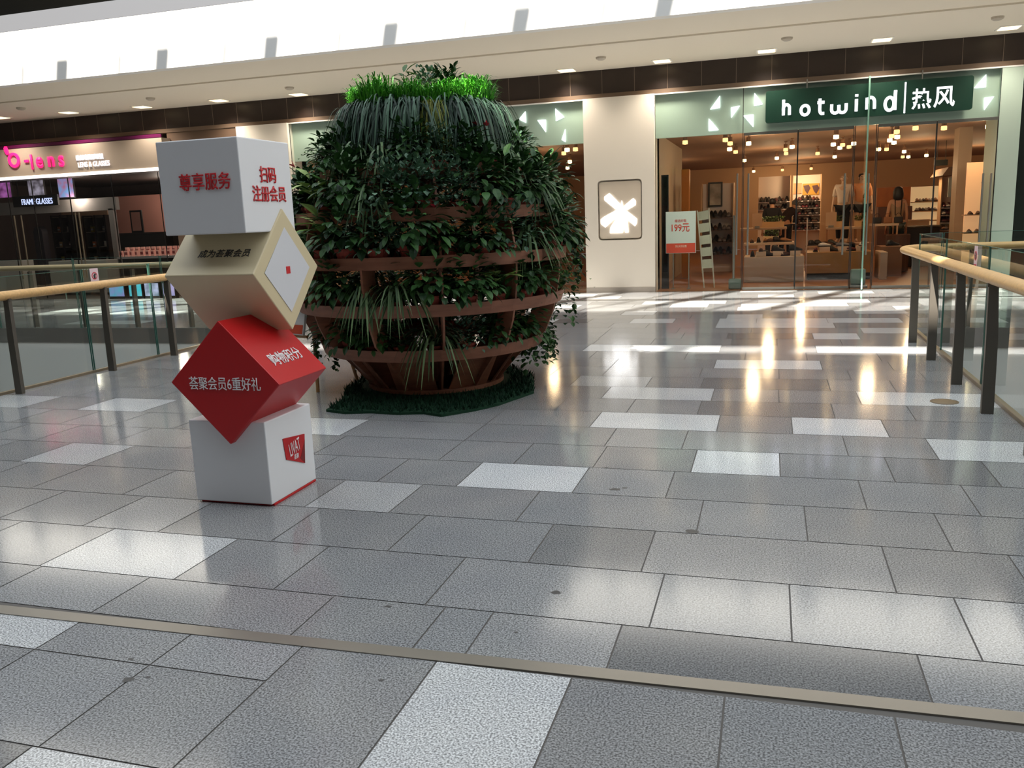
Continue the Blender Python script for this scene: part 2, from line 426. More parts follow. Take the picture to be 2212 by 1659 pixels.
# ---- enclosure of the atrium
b = MB(); b.box((-21.2,-8,-5.1),(-21,WY+.2,ROOF_Z)); struct(b.build('wall_left', mat('side_shopfronts', (112,104,98), .5)))
b = MB(); b.box((11,-8,-5.1),(11.2,WY+.2,ROOF_Z)); struct(b.build('wall_right', M_white))
b = MB(); b.box((-21,-8.2,-5.1),(11,-8,ROOF_Z)); struct(b.build('wall_back', mat('near_shopfronts', (74,66,60), .6)))
b = MB()
b.box((-21.2,-8.2,ROOF_Z),(13.4,HY0,ROOF_Z+.3)); b.box((-21.2,HY1,ROOF_Z),(13.4,WY+.4,ROOF_Z+.3))
b.box((-21.2,HY0,ROOF_Z),(HX0,HY1,ROOF_Z+.3))
struct(b.build('ceiling', mat('roof_grey', (140,138,136), .7)))
b = MB()  # unseen beams, added and cut short to shape the sun's shadows
for k in range(17):
    for x, w in ((-23.2+2.05*k, .13), (-22.0+2.05*k, .03)):
        b.prism([(x-w-1.6,3.2,ROOF_Z+.3),(x+w-1.6,3.2,ROOF_Z+.3),(x+w,6.62,ROOF_Z+.3),(x-w,6.62,ROOF_Z+.3)], (0,0,.12))
b.box((-21,4.75,ROOF_Z+.42),(13.4,4.93,ROOF_Z+.5))
struct(b.build('trim_7', mat('shadow_beam_white', (210,212,214), .5), fixn=True))
# unseen wall added to block the sun, slotted to light one floor strip
PY = HY0-.1; tl_ = -SUN_DIR.z/SUN_DIR.y
pzs = [(y-PY)*tl_ for y in (9.2, 9.8)]           # heights (above the floor) of the rays that land on the lit strip
b = MB(); b.box((-21.2,PY-.2,ROOF_Z+.3),(13.4,PY,pzs[0])); b.box((-21.2,PY-.2,pzs[1]),(13.4,PY,(13.1-PY)*tl_))
for x in (-10.6,-9.1,-6.0,-3.4,-2.3): b.box((x-.14,PY-.2,pzs[0]),(x+.14,PY,pzs[1]))
struct(b.build('wall_sun_block', mat('sun_block_grey', (120,118,116), .7)))

# ---- soffit downlights and small fittings
proto = None
M_lamp = mat('downlight_glow', (255,226,176), .5, emit=2.2)
dl = [(0,254),(148,243),(307,231),(473,217),(645,204),(1224,152),(1430,132),(1656,110),(1905,86),(2180,60)]
for i, (px, py) in enumerate(dl):
    p = at(px, py, SZ-.03, 2)
    if proto is None:
        proto = thing('downlight', '', 'ceiling light', p, 'downlights in the gallery soffit')
        b = MB(); b.box((p.x-.17,p.y-.17,SZ-.035),(p.x+.17,p.y+.17,SZ-.02)); b.build('frame', M_white, proto)
        b = MB(); b.box((p.x-.14,p.y-.14,SZ-.042),(p.x+.14,p.y+.14,SZ-.034)); b.build('diffuser', M_lamp, proto)
        t = proto
    else: t = dup(proto, p)
    lamp((p.x,p.y,SZ-.06), 160, (1.0,.88,.72), .2, 'SPOT', (p.x,p.y+.15,0), 2.25)
    nth = ['first','second','third','fourth','fifth','sixth','seventh','eighth','ninth','tenth'][i]
    t['label'] = 'square glowing downlight in the cream soffit, %s from the left' % nth
pb = None
for i, (px, py) in enumerate(((45,233),(325,212),(625,189),(1298,124),(1700,82),(2155,37))):
    p = at(px, py, SZ-.03, 2)
    if pb is None:
        b = MB(); b.lathe([(.09,0),(.085,-.03),(.05,-.05)], (0,0,0), 14); pb = t = b.build('smoke_detector', mat('detector_grey', (190,180,164), .6), fixn=True)
        tag(t, '', 'smoke detector', 'small detectors in the soffit')
    else: t = pb.copy(); C.objects.link(t)
    t.location = (p.x, p.y, SZ-.025 if p.y > 14.05 else SZ)
    t['label'] = 'small round grey fitting in the cream soffit, %s from the left' % ['first','second','third','fourth','fifth','sixth'][i]

# ================================================================ GUARD RAILS
def rail(name, label, pts, posts, glass_lines, cap_side):
    t = thing(name, label, 'railing', pts[0][:2]+(0,))
    b = MB(); b.tube(pts, .05, 14, sq=(.062,.045)); b.build('handrail', M_wood, t, smooth=True)
    for (x, y, nx, ny) in posts:
        b = MB(); M = Matrix.Translation((x,y,0)) @ Matrix.Rotation(math.atan2(ny,nx), 4, 'Z')
        b.prism([M@Vector(q) for q in ((-.04,-.02,0),(.04,-.02,0),(.035,-.02,.55),(.015,-.02,.93),(-.045,-.02,.93),(-.04,-.02,.5))], M.to_3x3()@Vector((0,.04,0)))
        b.box((-.05,-.012,.9),(.03,.012,.925), M)
        b.build('post', M_post, t, fixn=True)
    for (a, c) in glass_lines:
        a, c = Vector(a), Vector(c); d = (c-a); L = d.length; d.normalize(); n = Vector((-d.y,d.x,0))*.007
        b = MB(); z0, z1 = -.18, 1.13
        b.m(0); b.add([a+d*.012+Z*z0, c-d*.012+Z*z0, c-d*.012+Z*z1, a+d*.012+Z*z1], [(0,1,2,3)])
        b.m(1)
        for q in (a+d*.012, c-d*.012): b.box((-.004,-.006,z0),(.004,.006,z1), Matrix.Translation(q)@Matrix.Rotation(math.atan2(d.y,d.x),4,'Z'))
        b.box((0,-.006,z1-.004),(L-.024,.006,z1), Matrix.Translation(a+d*.012)@Matrix.Rotation(math.atan2(d.y,d.x),4,'Z'))
        b.build('glass_panel', [M_gglass, M_gedge], t)
    return t
def segs(a, c, n):
    a, c = Vector(a), Vector(c); return [((a+(c-a)*i/n)[:], (a+(c-a)*(i+1)/n)[:]) for i in range(n)]
HZ = .955
# right: along the bridge, round the corner, on along the gallery edge
R0 = (1.5, FY+.12)
arc = [(1.5+.55-.55*math.cos(q), FY-.42+.55*math.sin(q), HZ) for q in [PI/2*k/8 for k in range(9)]]
pts = [(1.5,y,HZ) for y in (-1.3,1,2.5,4,6,8,10)] + arc + [(x,FY+.13,HZ) for x in (2.6,4,6,8,10.8)]
posts = [(1.5,y,1,0) for y in (-1.12,-.02,1.08,2.18,3.28,4.38,5.49,6.6,7.66,8.85,9.98)] + [(x,FY+.13,0,-1) for x in (2.3,3.4,4.5,5.6,6.7,7.8,8.9,10)]
gl = [((1.66,y0,0),(1.66,y1,0)) for y0, y1 in ((-1.3,.7),(.7,2.5),(2.5,4.0),(4.0,5.75),(5.75,7.55),(7.55,9.3),(9.3,FY-.3))] + [((1.66,FY-.3,0),(1.95,FY-.02,0))] + segs((1.95,FY-.02,0),(10.8,FY-.02,0),5)
rail('glass_railing', 'wooden-topped glass railing on the right side of the bridge, turning a corner', pts, posts, gl, 1)
# left: along the bridge, then along the gallery
arc = [(-6.98-.55+.55*math.cos(q), FY-.42+.55*math.sin(q), HZ) for q in [PI/2*k/8 for k in range(9)]]
pts = [(-6.98,y,HZ) for y in (-1.3,1,2.5,4,6,8,10)] + arc
posts = [(-6.98,y,-1,0) for y in (-1.1,-.1,.9,1.9,2.9,4.0,5.15,6.38,7.62,8.66,9.75)]
gl = [((-7.12,y0,0),(-7.12,y1,0)) for y0, y1 in ((-1.3,.7),(.7,2.5),(2.5,4.7),(4.7,6.25),(6.25,7.5),(7.5,8.55),(8.55,9.7),(9.7,FY-.3))] + [((-7.12,FY-.3,0),(-7.4,FY-.02,0))]
rail('glass_railing', 'wooden-topped glass railing on the left side of the bridge, behind the stacked cubes', pts, posts, gl, -1)
pts = [(x,FY+.13,HZ+.03) for x in (-20.8,-17,-13,-10,-7.6)]
posts = [(-7.7-1.03*k,FY+.13,0,-1) for k in range(12)]
gl = segs((-7.4,FY-.02,0),(-20.8,FY-.02,0),8)
t = rail('glass_railing', 'glass railing along the far gallery in front of the contact lens shop', pts, posts, gl, 1)
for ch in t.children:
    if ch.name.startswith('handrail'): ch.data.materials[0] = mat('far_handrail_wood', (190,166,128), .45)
# notice stickers on the glass
def sticker(c, right, label):
    t = thing('sticker', label, 'sticker', c, 'notices stuck on the railing glass')
    right = Vector(right); n = right.cross(Z)
    flat_sheet('sheet', [(-.06,-.11),(.06,-.11),(.06,.11),(-.06,.11)], [], c, right, Z, .002, mat('sticker_pink_white', (226,206,216), .5), t)
    ring = [(.04*math.cos(2*PI*k/20), .04*math.sin(2*PI*k/20)+.03) for k in range(20)]; ri = [(.031*math.cos(2*PI*k/20), .031*math.sin(2*PI*k/20)+.03) for k in range(20)]
    flat_sheet('ring', ring, [ri], Vector(c)+n*.002, right, Z, .002, mat('sticker_red', (196,60,84), .5), t)
    flat_sheet('figure', [(-.012,-.0),(.012,0),(.014,.03),(.026,.048),(.02,.054),(.006,.042),(.006,.056),(-.006,.056),(-.006,.042),(-.02,.03),(-.014,.024)], [], Vector(c)+n*.002, right, Z, .002, mat('sticker_ink', (60,50,60), .5), t)
    flat_sheet('caption', [(-.045,-.085),(.045,-.085),(.045,-.04),(-.045,-.04)], [], Vector(c)+n*.002, right, Z, .002, MATS['sticker_red'], t)
p = at(205,598,-7.1,0); sticker((-7.105,p.y,1.02), (0,1,0), 'small white and pink notice on the left railing glass above the handrail')
p = at(2109,560,1.65,0); sticker((1.645,p.y,p.z), (0,-1,0), 'small pink notice on the right railing glass above the handrail')
# channel along the foot of the side glass
for x, nm in ((1.66,'trim_15'),(-7.12,'trim_16')):
    b = MB(); b.bbox((x-.022,-1.3,-.02),(x+.022,FY-.3,.028),.004); struct(b.build(nm, mat('glass_shoe_beige', (150,136,116), .35, .5)))
# metal floor box lid near the right railing
p = at(2040,868,0,2)
t = thing('floor_outlet', 'round brown metal outlet lid in the floor near the right railing', 'floor outlet', (p.x,p.y,0))
b = MB(); b.lathe([(.10,0),(.10,.003),(.085,.004)], (p.x,p.y,0), 24); b.build('rim', mat('brass_brown', (128,112,92), .4, .5), t, fixn=True)
b = MB(); b.lathe([(.08,.0035),(.078,.0055)], (p.x,p.y,0), 24); b.build('lid', mat('brass_lid', (146,128,104), .4, .5), t, fixn=True)

# ================================================================ STACKED CUBE DISPLAY
M_kw = mat('display_white', (232,232,234), .45)
M_kb = mat('display_gold', (214,198,160), .5)
M_kr = mat('display_red', (188,18,24), .4)
M_ink = mat('print_red', (206,30,38), .5)
M_inkw = mat('print_white', (240,232,232), .5)
M_inkb = mat('print_black', (44,42,44), .5)
kx, ky = -2.81, 4.09
t = kiosk = thing('stacked_cube_display', 'tower of white, gold and red printed cubes balanced on corners, beside the plant globe', 'display stand', (kx,ky,0))
HS = .242
base = MB().bbox((-3.055,3.84,.012),(-2.575,4.32,.475),.006).build('white_cube', M_kw, t)
base['label'] = 'white base cube with a red badge'
MB().bbox((-3.04,3.86,0),(-2.572,4.31,.012),.002).build('red_foot', M_kr, t)
red = MB().bbox((-.238,-.25,-.238),(.238,.25,.238),.006, Matrix.Translation((-2.77,4.05,.692))@Matrix.Rotation(PI/4,4,'Y')).build('red_cube', M_kr, t)
red['label'] = 'red cube standing on one edge'
gold = MB().bbox((-.29,-.238,-.238),(.262,.238,.238),.006, Matrix.Translation((-2.832,4.20,1.262))@Matrix.Rotation(PI/4,4,'X')).build('gold_cube', M_kb, t)
gold['label'] = 'gold cube standing on one edge'
top = MB().bbox((-3.07,3.85,1.475),(-2.58,4.335,1.955),.006).build('white_cube', M_kw, t)
top['label'] = 'white top cube with red writing'
p = at(443,392,3.85); lettering('lettering','尊享服务', (p.x,3.848,p.z), X, Z, .31, .088, M_ink, top, .003, .012)
lettering('lettering','扫码', (-2.578,4.10,1.775), Y, Z, .155, .085, M_ink, top, .003, .012)
lettering('lettering','注册会员', (-2.578,4.10,1.675), Y, Z, .32, .085, M_ink, top, .003, .012)
lettering('lettering','荟聚会员6重好礼', at(485,829,3.798), X, Z, .44, .072, M_inkw, red, .003, .004)
u = Vector((1,0,-1)).normalized(); n = Vector((1,0,1)).normalized()
c = Vector((-2.77,4.05,.692)) + n*.2385
lettering('lettering','购物积分', c+u*.085, Y, -u, .30, .085, M_inkw, red, .003, .012)
# gold cube: black words on the sloping upper front face, pale panel on the diamond side
up_ = Vector((0,1,1)).normalized(); nn = Vector((0,-1,1)).normalized()
c = Vector((-2.825,4.20,1.262)) + nn*.2385
lettering('lettering','成为荟聚会员', c - up_*.085 + X*.02, X, up_, .32, .055, M_inkb, gold, .002, .0)
cs = Vector((-2.569,4.20,1.262)); d1 = Vector((0,1,1)).normalized(); d2 = Vector((0,-1,1)).normalized()
flat_sheet('panel', [(-.165,-.165),(.165,-.165),(.165,.165),(-.165,.165)], [], cs+X*.001, d1, d2, .002, mat('panel_pale', (216,216,220), .5), gold)['label'] = 'pale square panel set as a diamond'
flat_sheet('mark', [(-.02,-.02),(.02,-.02),(.02,.02),(-.02,.02)], [], cs+X*.003, Y, Z, .002, M_ink, gold)
# badge
xb = -2.5735
def bp(px, py): return at(px, py, xb, 0)
q = [bp(*a) for a in ((610,948),(657,937),(658,1000),(618,993))]
MB().prism([v for v in q], X*.003).build('badge', M_kr, base, fixn=True)
qf = [bp(*a) for a in ((648,990),(657,950),(658,1000))]
MB().prism([v+X*.003 for v in qf], X*.001).build('badge_fold', mat('badge_dark_red', (120,14,20), .5), base, fixn=True)
cc = bp(635,965)
lettering('lettering','LIVAT', (xb+.004,cc.y,cc.z), Vector((0,.98,.16)), Vector((0,-.16,.98)), .115, .075, M_inkw, base, .002, .0)
cc = bp(639,985)
lettering('lettering','荟聚', (xb+.004,cc.y,cc.z), Y, Z, .05, .03, M_inkw, base, .002, .0)

# ================================================================ EASEL BEHIND THE DISPLAY
M_eas = mat('easel_wood', (176,132,84), .5)
t = thing('easel', 'wooden easel with a white board, mostly hidden behind the stacked cubes', 'easel', (-4.0,7.1,0))
tp = Vector((-4.1,7.08,1.55))
for q in ((-3.94,6.77,0),(-4.42,6.95,0),(-3.84,7.36,0)): 
    q = Vector(q); MB().cyl(q, tp + (q-tp)*.02, .017, .014, 8).build('leg', M_eas, t, smooth=False)
MB().cyl((-4.40,6.86,.52),(-3.96,6.70,.52),.014,n=8).build('ledge', M_eas, t)
b = MB(); Mx = Matrix.Translation((-4.19,6.82,.86))@Matrix.Rotation(math.radians(-20),4,'Z')@Matrix.Rotation(math.radians(-13),4,'X')
b.box((-.26,-.012,-.33),(.26,.012,.33), Mx); b.build('board', mat('board_white', (226,224,220), .5), t)
b = MB(); b.box((-.25,-.016,-.32),(.25,-.0125,-.24), Mx); b.build('board_band', mat('board_orange', (214,84,52), .5), t)

# ================================================================ PLANT GLOBE
GX, GYc, GZ, GR = -2.97, 7.27, 1.10, 1.265
globe = thing('plant_globe', 'large wooden globe of ring shelves packed with potted plants on a green mat', 'planter', (GX,GYc,0))
G0 = Vector((GX,GYc,0))
levels = [.47, .855, 1.235, 1.60, 1.95, 2.26]
rad = lambda z: math.sqrt(max(.05, GR**2-(z-GZ)**2))
levr = [1.03, 1.22, 1.245, 1.155, .92, .60]
N = 72
for z, r in zip(levels, levr):
    b = MB()
    rb = r-.03 if z < 1 else r
    prof = [(rb, z-.095), (r, z), (r-.022, z), (rb-.022, z-.095), (rb, z-.095)]
    vs = []; fs = []
    for rr, zz in prof[:4]: vs += [G0+Vector((rr*math.cos(2*PI*k/N), rr*math.sin(2*PI*k/N), zz)) for k in range(N)]
    for i in range(4):
        for k in range(N): fs.append((i*N+k, i*N+(k+1)%N, ((i+1)%4)*N+(k+1)%N, ((i+1)%4)*N+k))
    b.add(vs, fs)
    band = b.build('ring_band', M_ply, globe, smooth=False, fixn=True)
    vs = []; fs = []
    for rr, zz in ((r-.035,z-.085),(r-.34,z-.085),(r-.34,z-.10),(r-.035,z-.10)): vs += [G0+Vector((rr*math.cos(2*PI*k/N), rr*math.sin(2*PI*k/N), zz)) for k in range(N)]
    for i in range(4):
        for k in range(N): fs.append((i*N+k, i*N+(k+1)%N, ((i+1)%4)*N+(k+1)%N, ((i+1)%4)*N+k))
    MB().add(vs, fs).build('shelf', M_ply, globe, fixn=True)
# upright ribs: curved plywood fins from the base ring up to the crown
az0 = math.atan2(-GYc, -GX)                      # towards the viewer
for k in range(12):
    a = az0 + .07 + 2*PI*k/12
    e = Vector((math.cos(a), math.sin(a), 0)); s_ = Vector((-e.y, e.x, 0))*.009
    outer = []; inner = []
    for i in range(15):
        z = .03 + (2.26-.03)*i/14
        ro = min(rad(z)-.03, 1.24); ro = ro if z > .47 else .60+(1.0-.60)*max(0,(z-.05))/.42
        outer.append(G0+e*ro+Z*z); inner.append(G0+e*max(.2, ro-(.20 if z > .47 else .34))+Z*z)
    MB().prism([p-s_ for p in outer]+[p-s_ for p in reversed(inner)], s_*2).build('rib', M_ply, globe, fixn=True)
# foot: ring of upright boards with gaps
for k in range(8):
    a0 = az0 + .17 + 2*PI*k/8; a1 = a0 + 2*PI/8*.80
    pa, pb_ = G0+Vector((math.cos(a0),math.sin(a0),0))*.60, G0+Vector((math.cos(a1),math.sin(a1),0))*.60
    mid = (pa+pb_)/2-G0; mid.normalize()
    b = MB(); b.prism([pa+Z*.04, pb_+Z*.04, pb_+mid*.27+Z*.40, pa+mid*.27+Z*.40], -mid*.018); b.build('foot_board', M_ply, globe, fixn=True)
b = MB(); b.lathe([(.63,0.025),(.63,.06),(.55,.06),(.55,.025)], G0, 40); b.build('base_ring', M_ply, globe, fixn=True)
b = MB(); b.lathe([(.05,.03),(.05,2.28)], G0, 12); b.build('centre_post', M_ply, globe, fixn=True)
b = MB(); b.lathe([(.0005,2.23),(.575,2.23),(.575,2.215),(.0005,2.215)], G0, 40); b.build('crown_shelf', M_ply, globe, fixn=True)

# artificial turf mat
M_turf = leaf_mat('dark_turf', (10,40,26), (24,62,40), .8)
outline = [(-3.45,6.03),(-3.50,6.40),(-3.72,6.9),(-3.82,7.5),(-3.6,8.0),(-3.1,8.25),(-2.5,8.1),(-2.2,7.75),(-2.1,7.55),(-1.93,6.92),(-2.09,6.42),(-2.22,6.2),(-2.42,5.98),(-2.6,6.05),(-2.8,6.0),(-3.05,6.02),(-3.25,5.97)]
mo = thing('turf_mat', 'dark green artificial turf mat under the plant globe', 'mat', (-2.9,7.1,0))
b = MB(); b.prism([(x,y,.001) for x, y in outline], Z*.02); b.build('backing', M_turf, mo, fixn=True)
rt = random.Random(8); b = MB()
def inside(x, y):
    r = False; n = len(outline)
    for i in range(n):
        (x0,y0),(x1,y1) = outline[i], outline[(i+1)%n]
        if (y0 > y) != (y1 > y) and x < (x1-x0)*(y-y0)/(y1-y0)+x0: r = not r
    return r
for _ in range(9000):
    x, y = rt.uniform(-3.85,-1.9), rt.uniform(5.95,8.3)
    if not inside(x, y): continue
    if (x-GX)**2+(y-GYc)**2 < .5: continue
    h = rt.uniform(.035,.06); dx, dy = rt.uniform(-.03,.03), rt.uniform(-.03,.03); a = rt.uniform(0,PI); w = .007
    b.add([(x-w*math.cos(a),y-w*math.sin(a),.018),(x+w*math.cos(a),y+w*math.sin(a),.018),(x+dx,y+dy,.018+h)], [(0,1,2)])
b.build('turf', M_turf, mo)['kind'] = 'stuff'

# ---------------------------------------------------------------- plants
L_dark = leaf_mat('leaf_dark', (24,50,26), (60,98,48))
L_mid  = leaf_mat('leaf_mid', (40,80,34), (88,130,58))
L_grey = leaf_mat('leaf_grey_green', (50,80,62), (96,126,100))
L_strap = leaf_mat('leaf_strap', (40,68,36), (120,146,100))
L_lime = leaf_mat('leaf_lime', (96,138,56), (188,206,132))
L_grass = leaf_mat('leaf_bright_grass', (40,120,26), (96,180,50))
L_lil  = leaf_mat('leaf_lilyturf', (26,46,36), (86,116,94))
L_olive = leaf_mat('leaf_olive', (96,110,40), (140,140,60))
M_stem = mat('stem_green', (60,80,44), .7)
def strap(b, o, az, L, w, rise, droop, n=6, twist=0):
    """one arching strap leaf: leaves o in direction az, rises then droops"""
    e = Vector((math.cos(az), math.sin(az), 0)); s = Vector((-e.y, e.x, 0)); vs = []
    for i in range(n+1):
        q = i/n; ww = w*(0.55+0.9*q)*(1-q)**0.5*1.25 if q < 1 else 0
        p = o + e*(L*(q**1.15)) + Z*(rise*math.sin(min(1,q*1.25)*PI/2)*L - droop*q*q*L)
        vs += [p-s*ww*.5+Z*.1*ww, p+s*ww*.5+Z*.1*ww]
    b.add(vs, [(2*i,2*i+1,2*i+3,2*i+2) for i in range(n)])
def oval(b, o, d, L, w, nrm, bend=.25):
    """one oval leaf from o along d"""
    d = Vector(d).normalized(); s = d.cross(nrm); s = s.normalized() if s.length > 1e-3 else d.orthogonal().normalized(); up = s.cross(d)
    prof = ((0,.06),(.22,.75),(.5,1.0),(.78,.66),(1,0)); vs = []
    for q, ww in prof:
        c = o + d*(L*q) - up*(bend*L*q*q)
        vs += [c - s*(w*ww/2) + up*(.12*w*ww), c, c + s*(w*ww/2) + up*(.12*w*ww)]
    fs = []
    for i in range(len(prof)-1): fs += [(3*i,3*i+1,3*i+4,3*i+3),(3*i+1,3*i+2,3*i+5,3*i+4)]
    b.add(vs, fs)
def pot_parts(t, r=.062, h=.105):
    MB().lathe([(r*.72,0),(r,h*.82),(r*1.1,h*.82),(r*1.1,h),(r*.95,h),(r*.9,h*.9),(.001,h*.88)], (0,0,0), 14).build('pot', M_terra, t, fixn=True)
def proto_plant(kind, seed):
    rp = random.Random(seed); t = thing('potted_'+kind, '', 'potted plant', (0,0,0)); b = MB()
    if kind not in ('grass','lilyturf','moss_drape'): pot_parts(t)
    o = Vector((0,0,.10)); m = L_dark
    if kind == 'spider_plant':
        m = L_strap
        for k in range(75):
            a = rp.uniform(0,2*PI); strap(b, o+Vector((rp.uniform(-.02,.02),rp.uniform(-.02,.02),0)), a, rp.uniform(.2,.36), rp.uniform(.014,.022), rp.uniform(.5,1.0), rp.uniform(.9,1.8))
    elif kind == 'fern':
        m = L_mid
        for k in range(36):
            a = rp.uniform(0,2*PI); L = rp.uniform(.2,.34); e = Vector((math.cos(a),math.sin(a),0)); s = Vector((-e.y,e.x,0)); ri, dr = rp.uniform(.5,1.1), rp.uniform(.8,1.6)
            for i in range(3,13):
                q = i/12; p = o + e*(L*q) + Z*(ri*math.sin(min(1,q*1.25)*PI/2)*L-dr*q*q*L)
                for sg in (-1,1): oval(b, p, s*sg+e*.4, .055*(1.15-q), .016, Z, .3)
    elif kind == 'bushy_plant':
        m = L_dark
        for k in range(270):
            a = rp.uniform(0,2*PI); ph = rp.uniform(-.5,1.3); r = rp.uniform(.07,.23)
            d = Vector((math.cos(a)*math.cos(ph), math.sin(a)*math.cos(ph), math.sin(ph)))
            oval(b, o+Vector((0,0,.08))+d*r, d+Vector((rp.uniform(-.5,.5),rp.uniform(-.5,.5),rp.uniform(-.6,.2))), rp.uniform(.05,.085), rp.uniform(.03,.05), Z, .3)
    elif kind == 'small_leaf_plant':
        m = L_grey
        for k in range(340):
            a = rp.uniform(0,2*PI); ph = rp.uniform(-.45,1.4); r = rp.uniform(.08,.23)
            d = Vector((math.cos(a)*math.cos(ph), math.sin(a)*math.cos(ph), math.sin(ph)))
            oval(b, o+Vector((0,0,.06))+d*r, d+Vector((rp.uniform(-.8,.8),rp.uniform(-.8,.8),rp.uniform(-.4,.5))), rp.uniform(.03,.045), rp.uniform(.022,.032), Z, .2)
    elif kind == 'broadleaf_plant':
        m = L_lime
        for k in range(13):
            a = 2.4*k+rp.uniform(-.3,.3); e = Vector((math.cos(a),math.sin(a),0)); h = rp.uniform(.05,.2)
            oval(b, o+e*.03+Z*h, e+Z*rp.uniform(.1,1.1), rp.uniform(.15,.2), rp.uniform(.06,.08), Z, .35)
    elif kind == 'tall_leaf_plant':
        m = L_mid
        for k in range(22):
            a = rp.uniform(0,2*PI); e = Vector((math.cos(a),math.sin(a),0)); h = rp.uniform(.02,.26)
            oval(b, o+e*.02+Z*h, e+Z*rp.uniform(.0,1.2), rp.uniform(.11,.17), rp.uniform(.035,.05), Z, .3)
    elif kind == 'trailing_ivy':
        m = L_dark
        for k in range(18):
            a = rp.uniform(0,2*PI); e = Vector((math.cos(a),math.sin(a),0)); L = rp.uniform(.25,.5)
            for i in range(12):
                q = i/11; p = o + e*(.16*min(1,q*2.2)+rp.uniform(-.015,.015)) + Z*(.07*math.sin(min(1,q*2)*PI/2) - max(0,q-.25)*L)
                dd = Vector((rp.uniform(-1,1),rp.uniform(-1,1),rp.uniform(-.8,.2)))
                oval(b, p, dd+e*.6, rp.uniform(.035,.055), rp.uniform(.03,.042), Z, .3)
    elif kind == 'flowering_plant':
        m = L_dark
        for k in range(26):
            a = rp.uniform(0,2*PI); e = Vector((math.cos(a),math.sin(a),0)); h = rp.uniform(.0,.14)
            oval(b, o+e*.03+Z*h, e+Z*rp.uniform(.1,1.0), rp.uniform(.11,.16), rp.uniform(.06,.085), Z, .4)
    elif kind == 'grass':
        m = L_grass
        for k in range(220):
            a = rp.uniform(0,2*PI); q = Vector((rp.uniform(-.09,.09),rp.uniform(-.09,.09),0))
            L = rp.uniform(.05,.15); strap(b, q, a, L, rp.uniform(.008,.012), rp.uniform(.12,.26)/L, .3, 4)
    elif kind == 'lilyturf':
        m = L_lil
        for k in range(110):
            a = rp.gauss(0,1.0); strap(b, Vector((rp.uniform(-.05,.05),rp.uniform(-.09,.09),rp.uniform(0,.06))), a, rp.uniform(.12,.3), rp.uniform(.011,.019), rp.uniform(.3,1.0), rp.uniform(1.4,2.7), 7)
    elif kind == 'moss_drape':
        m = L_olive
        for k in range(130):
            a = rp.gauss(0,.5); strap(b, Vector((rp.uniform(-.04,.04),rp.uniform(-.08,.08),rp.uniform(0,.05))), a, rp.uniform(.1,.2), .007, .5, rp.uniform(2.2,3.4), 6)
    fo = b.build('foliage', m, t)
    if kind == 'flowering_plant':
        for k in range(3):
            a = rp.uniform(0,2*PI); e = Vector((math.cos(a),math.sin(a),0)); p = o+e*rp.uniform(.04,.1)+Z*rp.uniform(.2,.28)
            bb = MB(); oval(bb, p, e+Z*.6, .07, .05, Z, .2); oval(bb, p+Z*.004, e*.5+Z, .05, .012, e, .0)
            bb.build('flower', mat('flower_red', (206,44,70), .4), t)
    if kind in ('tall_leaf_plant','broadleaf_plant'):
        MB().cyl((0,0,.09),(0,0,.34 if kind[0]=='t' else .28),.008,.004,6).build('stem', M_stem, t)
    return t
KINDS = {}
LOOK = {'spider_plant':'spider plant with arching pale-striped leaves','fern':'feathery green fern','bushy_plant':'dense dark bushy plant','small_leaf_plant':'grey-green small-leaved plant',
        'broadleaf_plant':'pale lime broad-leaved plant','tall_leaf_plant':'upright mid-green leafy plant','trailing_ivy':'dark ivy trailing over the edge','flowering_plant':'plant with red flowers',
        'grass':'tuft of bright green grass','lilyturf':'dark drooping strap-leaved tuft','moss_drape':'olive mossy drape'}
ORD = 'first second third fourth fifth sixth seventh eighth ninth tenth eleventh twelfth thirteenth fourteenth fifteenth sixteenth seventeenth eighteenth'.split()
rg = random.Random(21)
used = {}
def put(kind, loc, rz, sc, label, group):
    if (kind) not in KINDS: KINDS[kind] = [proto_plant(kind, 10+i) for i in range(2)]; 
    v = rg.randrange(2); pr = KINDS[kind][v]
    if (kind, v) in used: o = dup(pr)
    else: used[(kind, v)] = 1; o = pr
    o.location = loc; o.rotation_euler = (0,0,rz); o.scale = (sc,)*3; o['label'] = label; o['group'] = group
    return o
B_, S_, P_, F_, T2, G_, I_, R_ = 'bushy_plant','small_leaf_plant','spider_plant','fern','tall_leaf_plant','broadleaf_plant','trailing_ivy','flowering_plant'
shelf_kinds = [                                    # along the front of each shelf, from left to right
 [I_,T2,B_,B_,R_,B_,P_,S_,B_,B_,I_,I_],
 [B_,F_,T2,B_,P_,P_,R_,B_,B_,G_,B_,T2,F_,I_],
 [B_,P_,P_,G_,B_,S_,B_,R_,B_,S_,P_,B_,B_,I_],
 [B_,B_,R_,G_,T2,B_,P_,S_,S_,B_,T2,B_,P_,B_,F_,B_],
 [F_,B_,B_,P_,P_,B_,S_,B_,R_,P_,B_,S_]]
names = ['lowest','second','third','fourth','fifth','sixth']
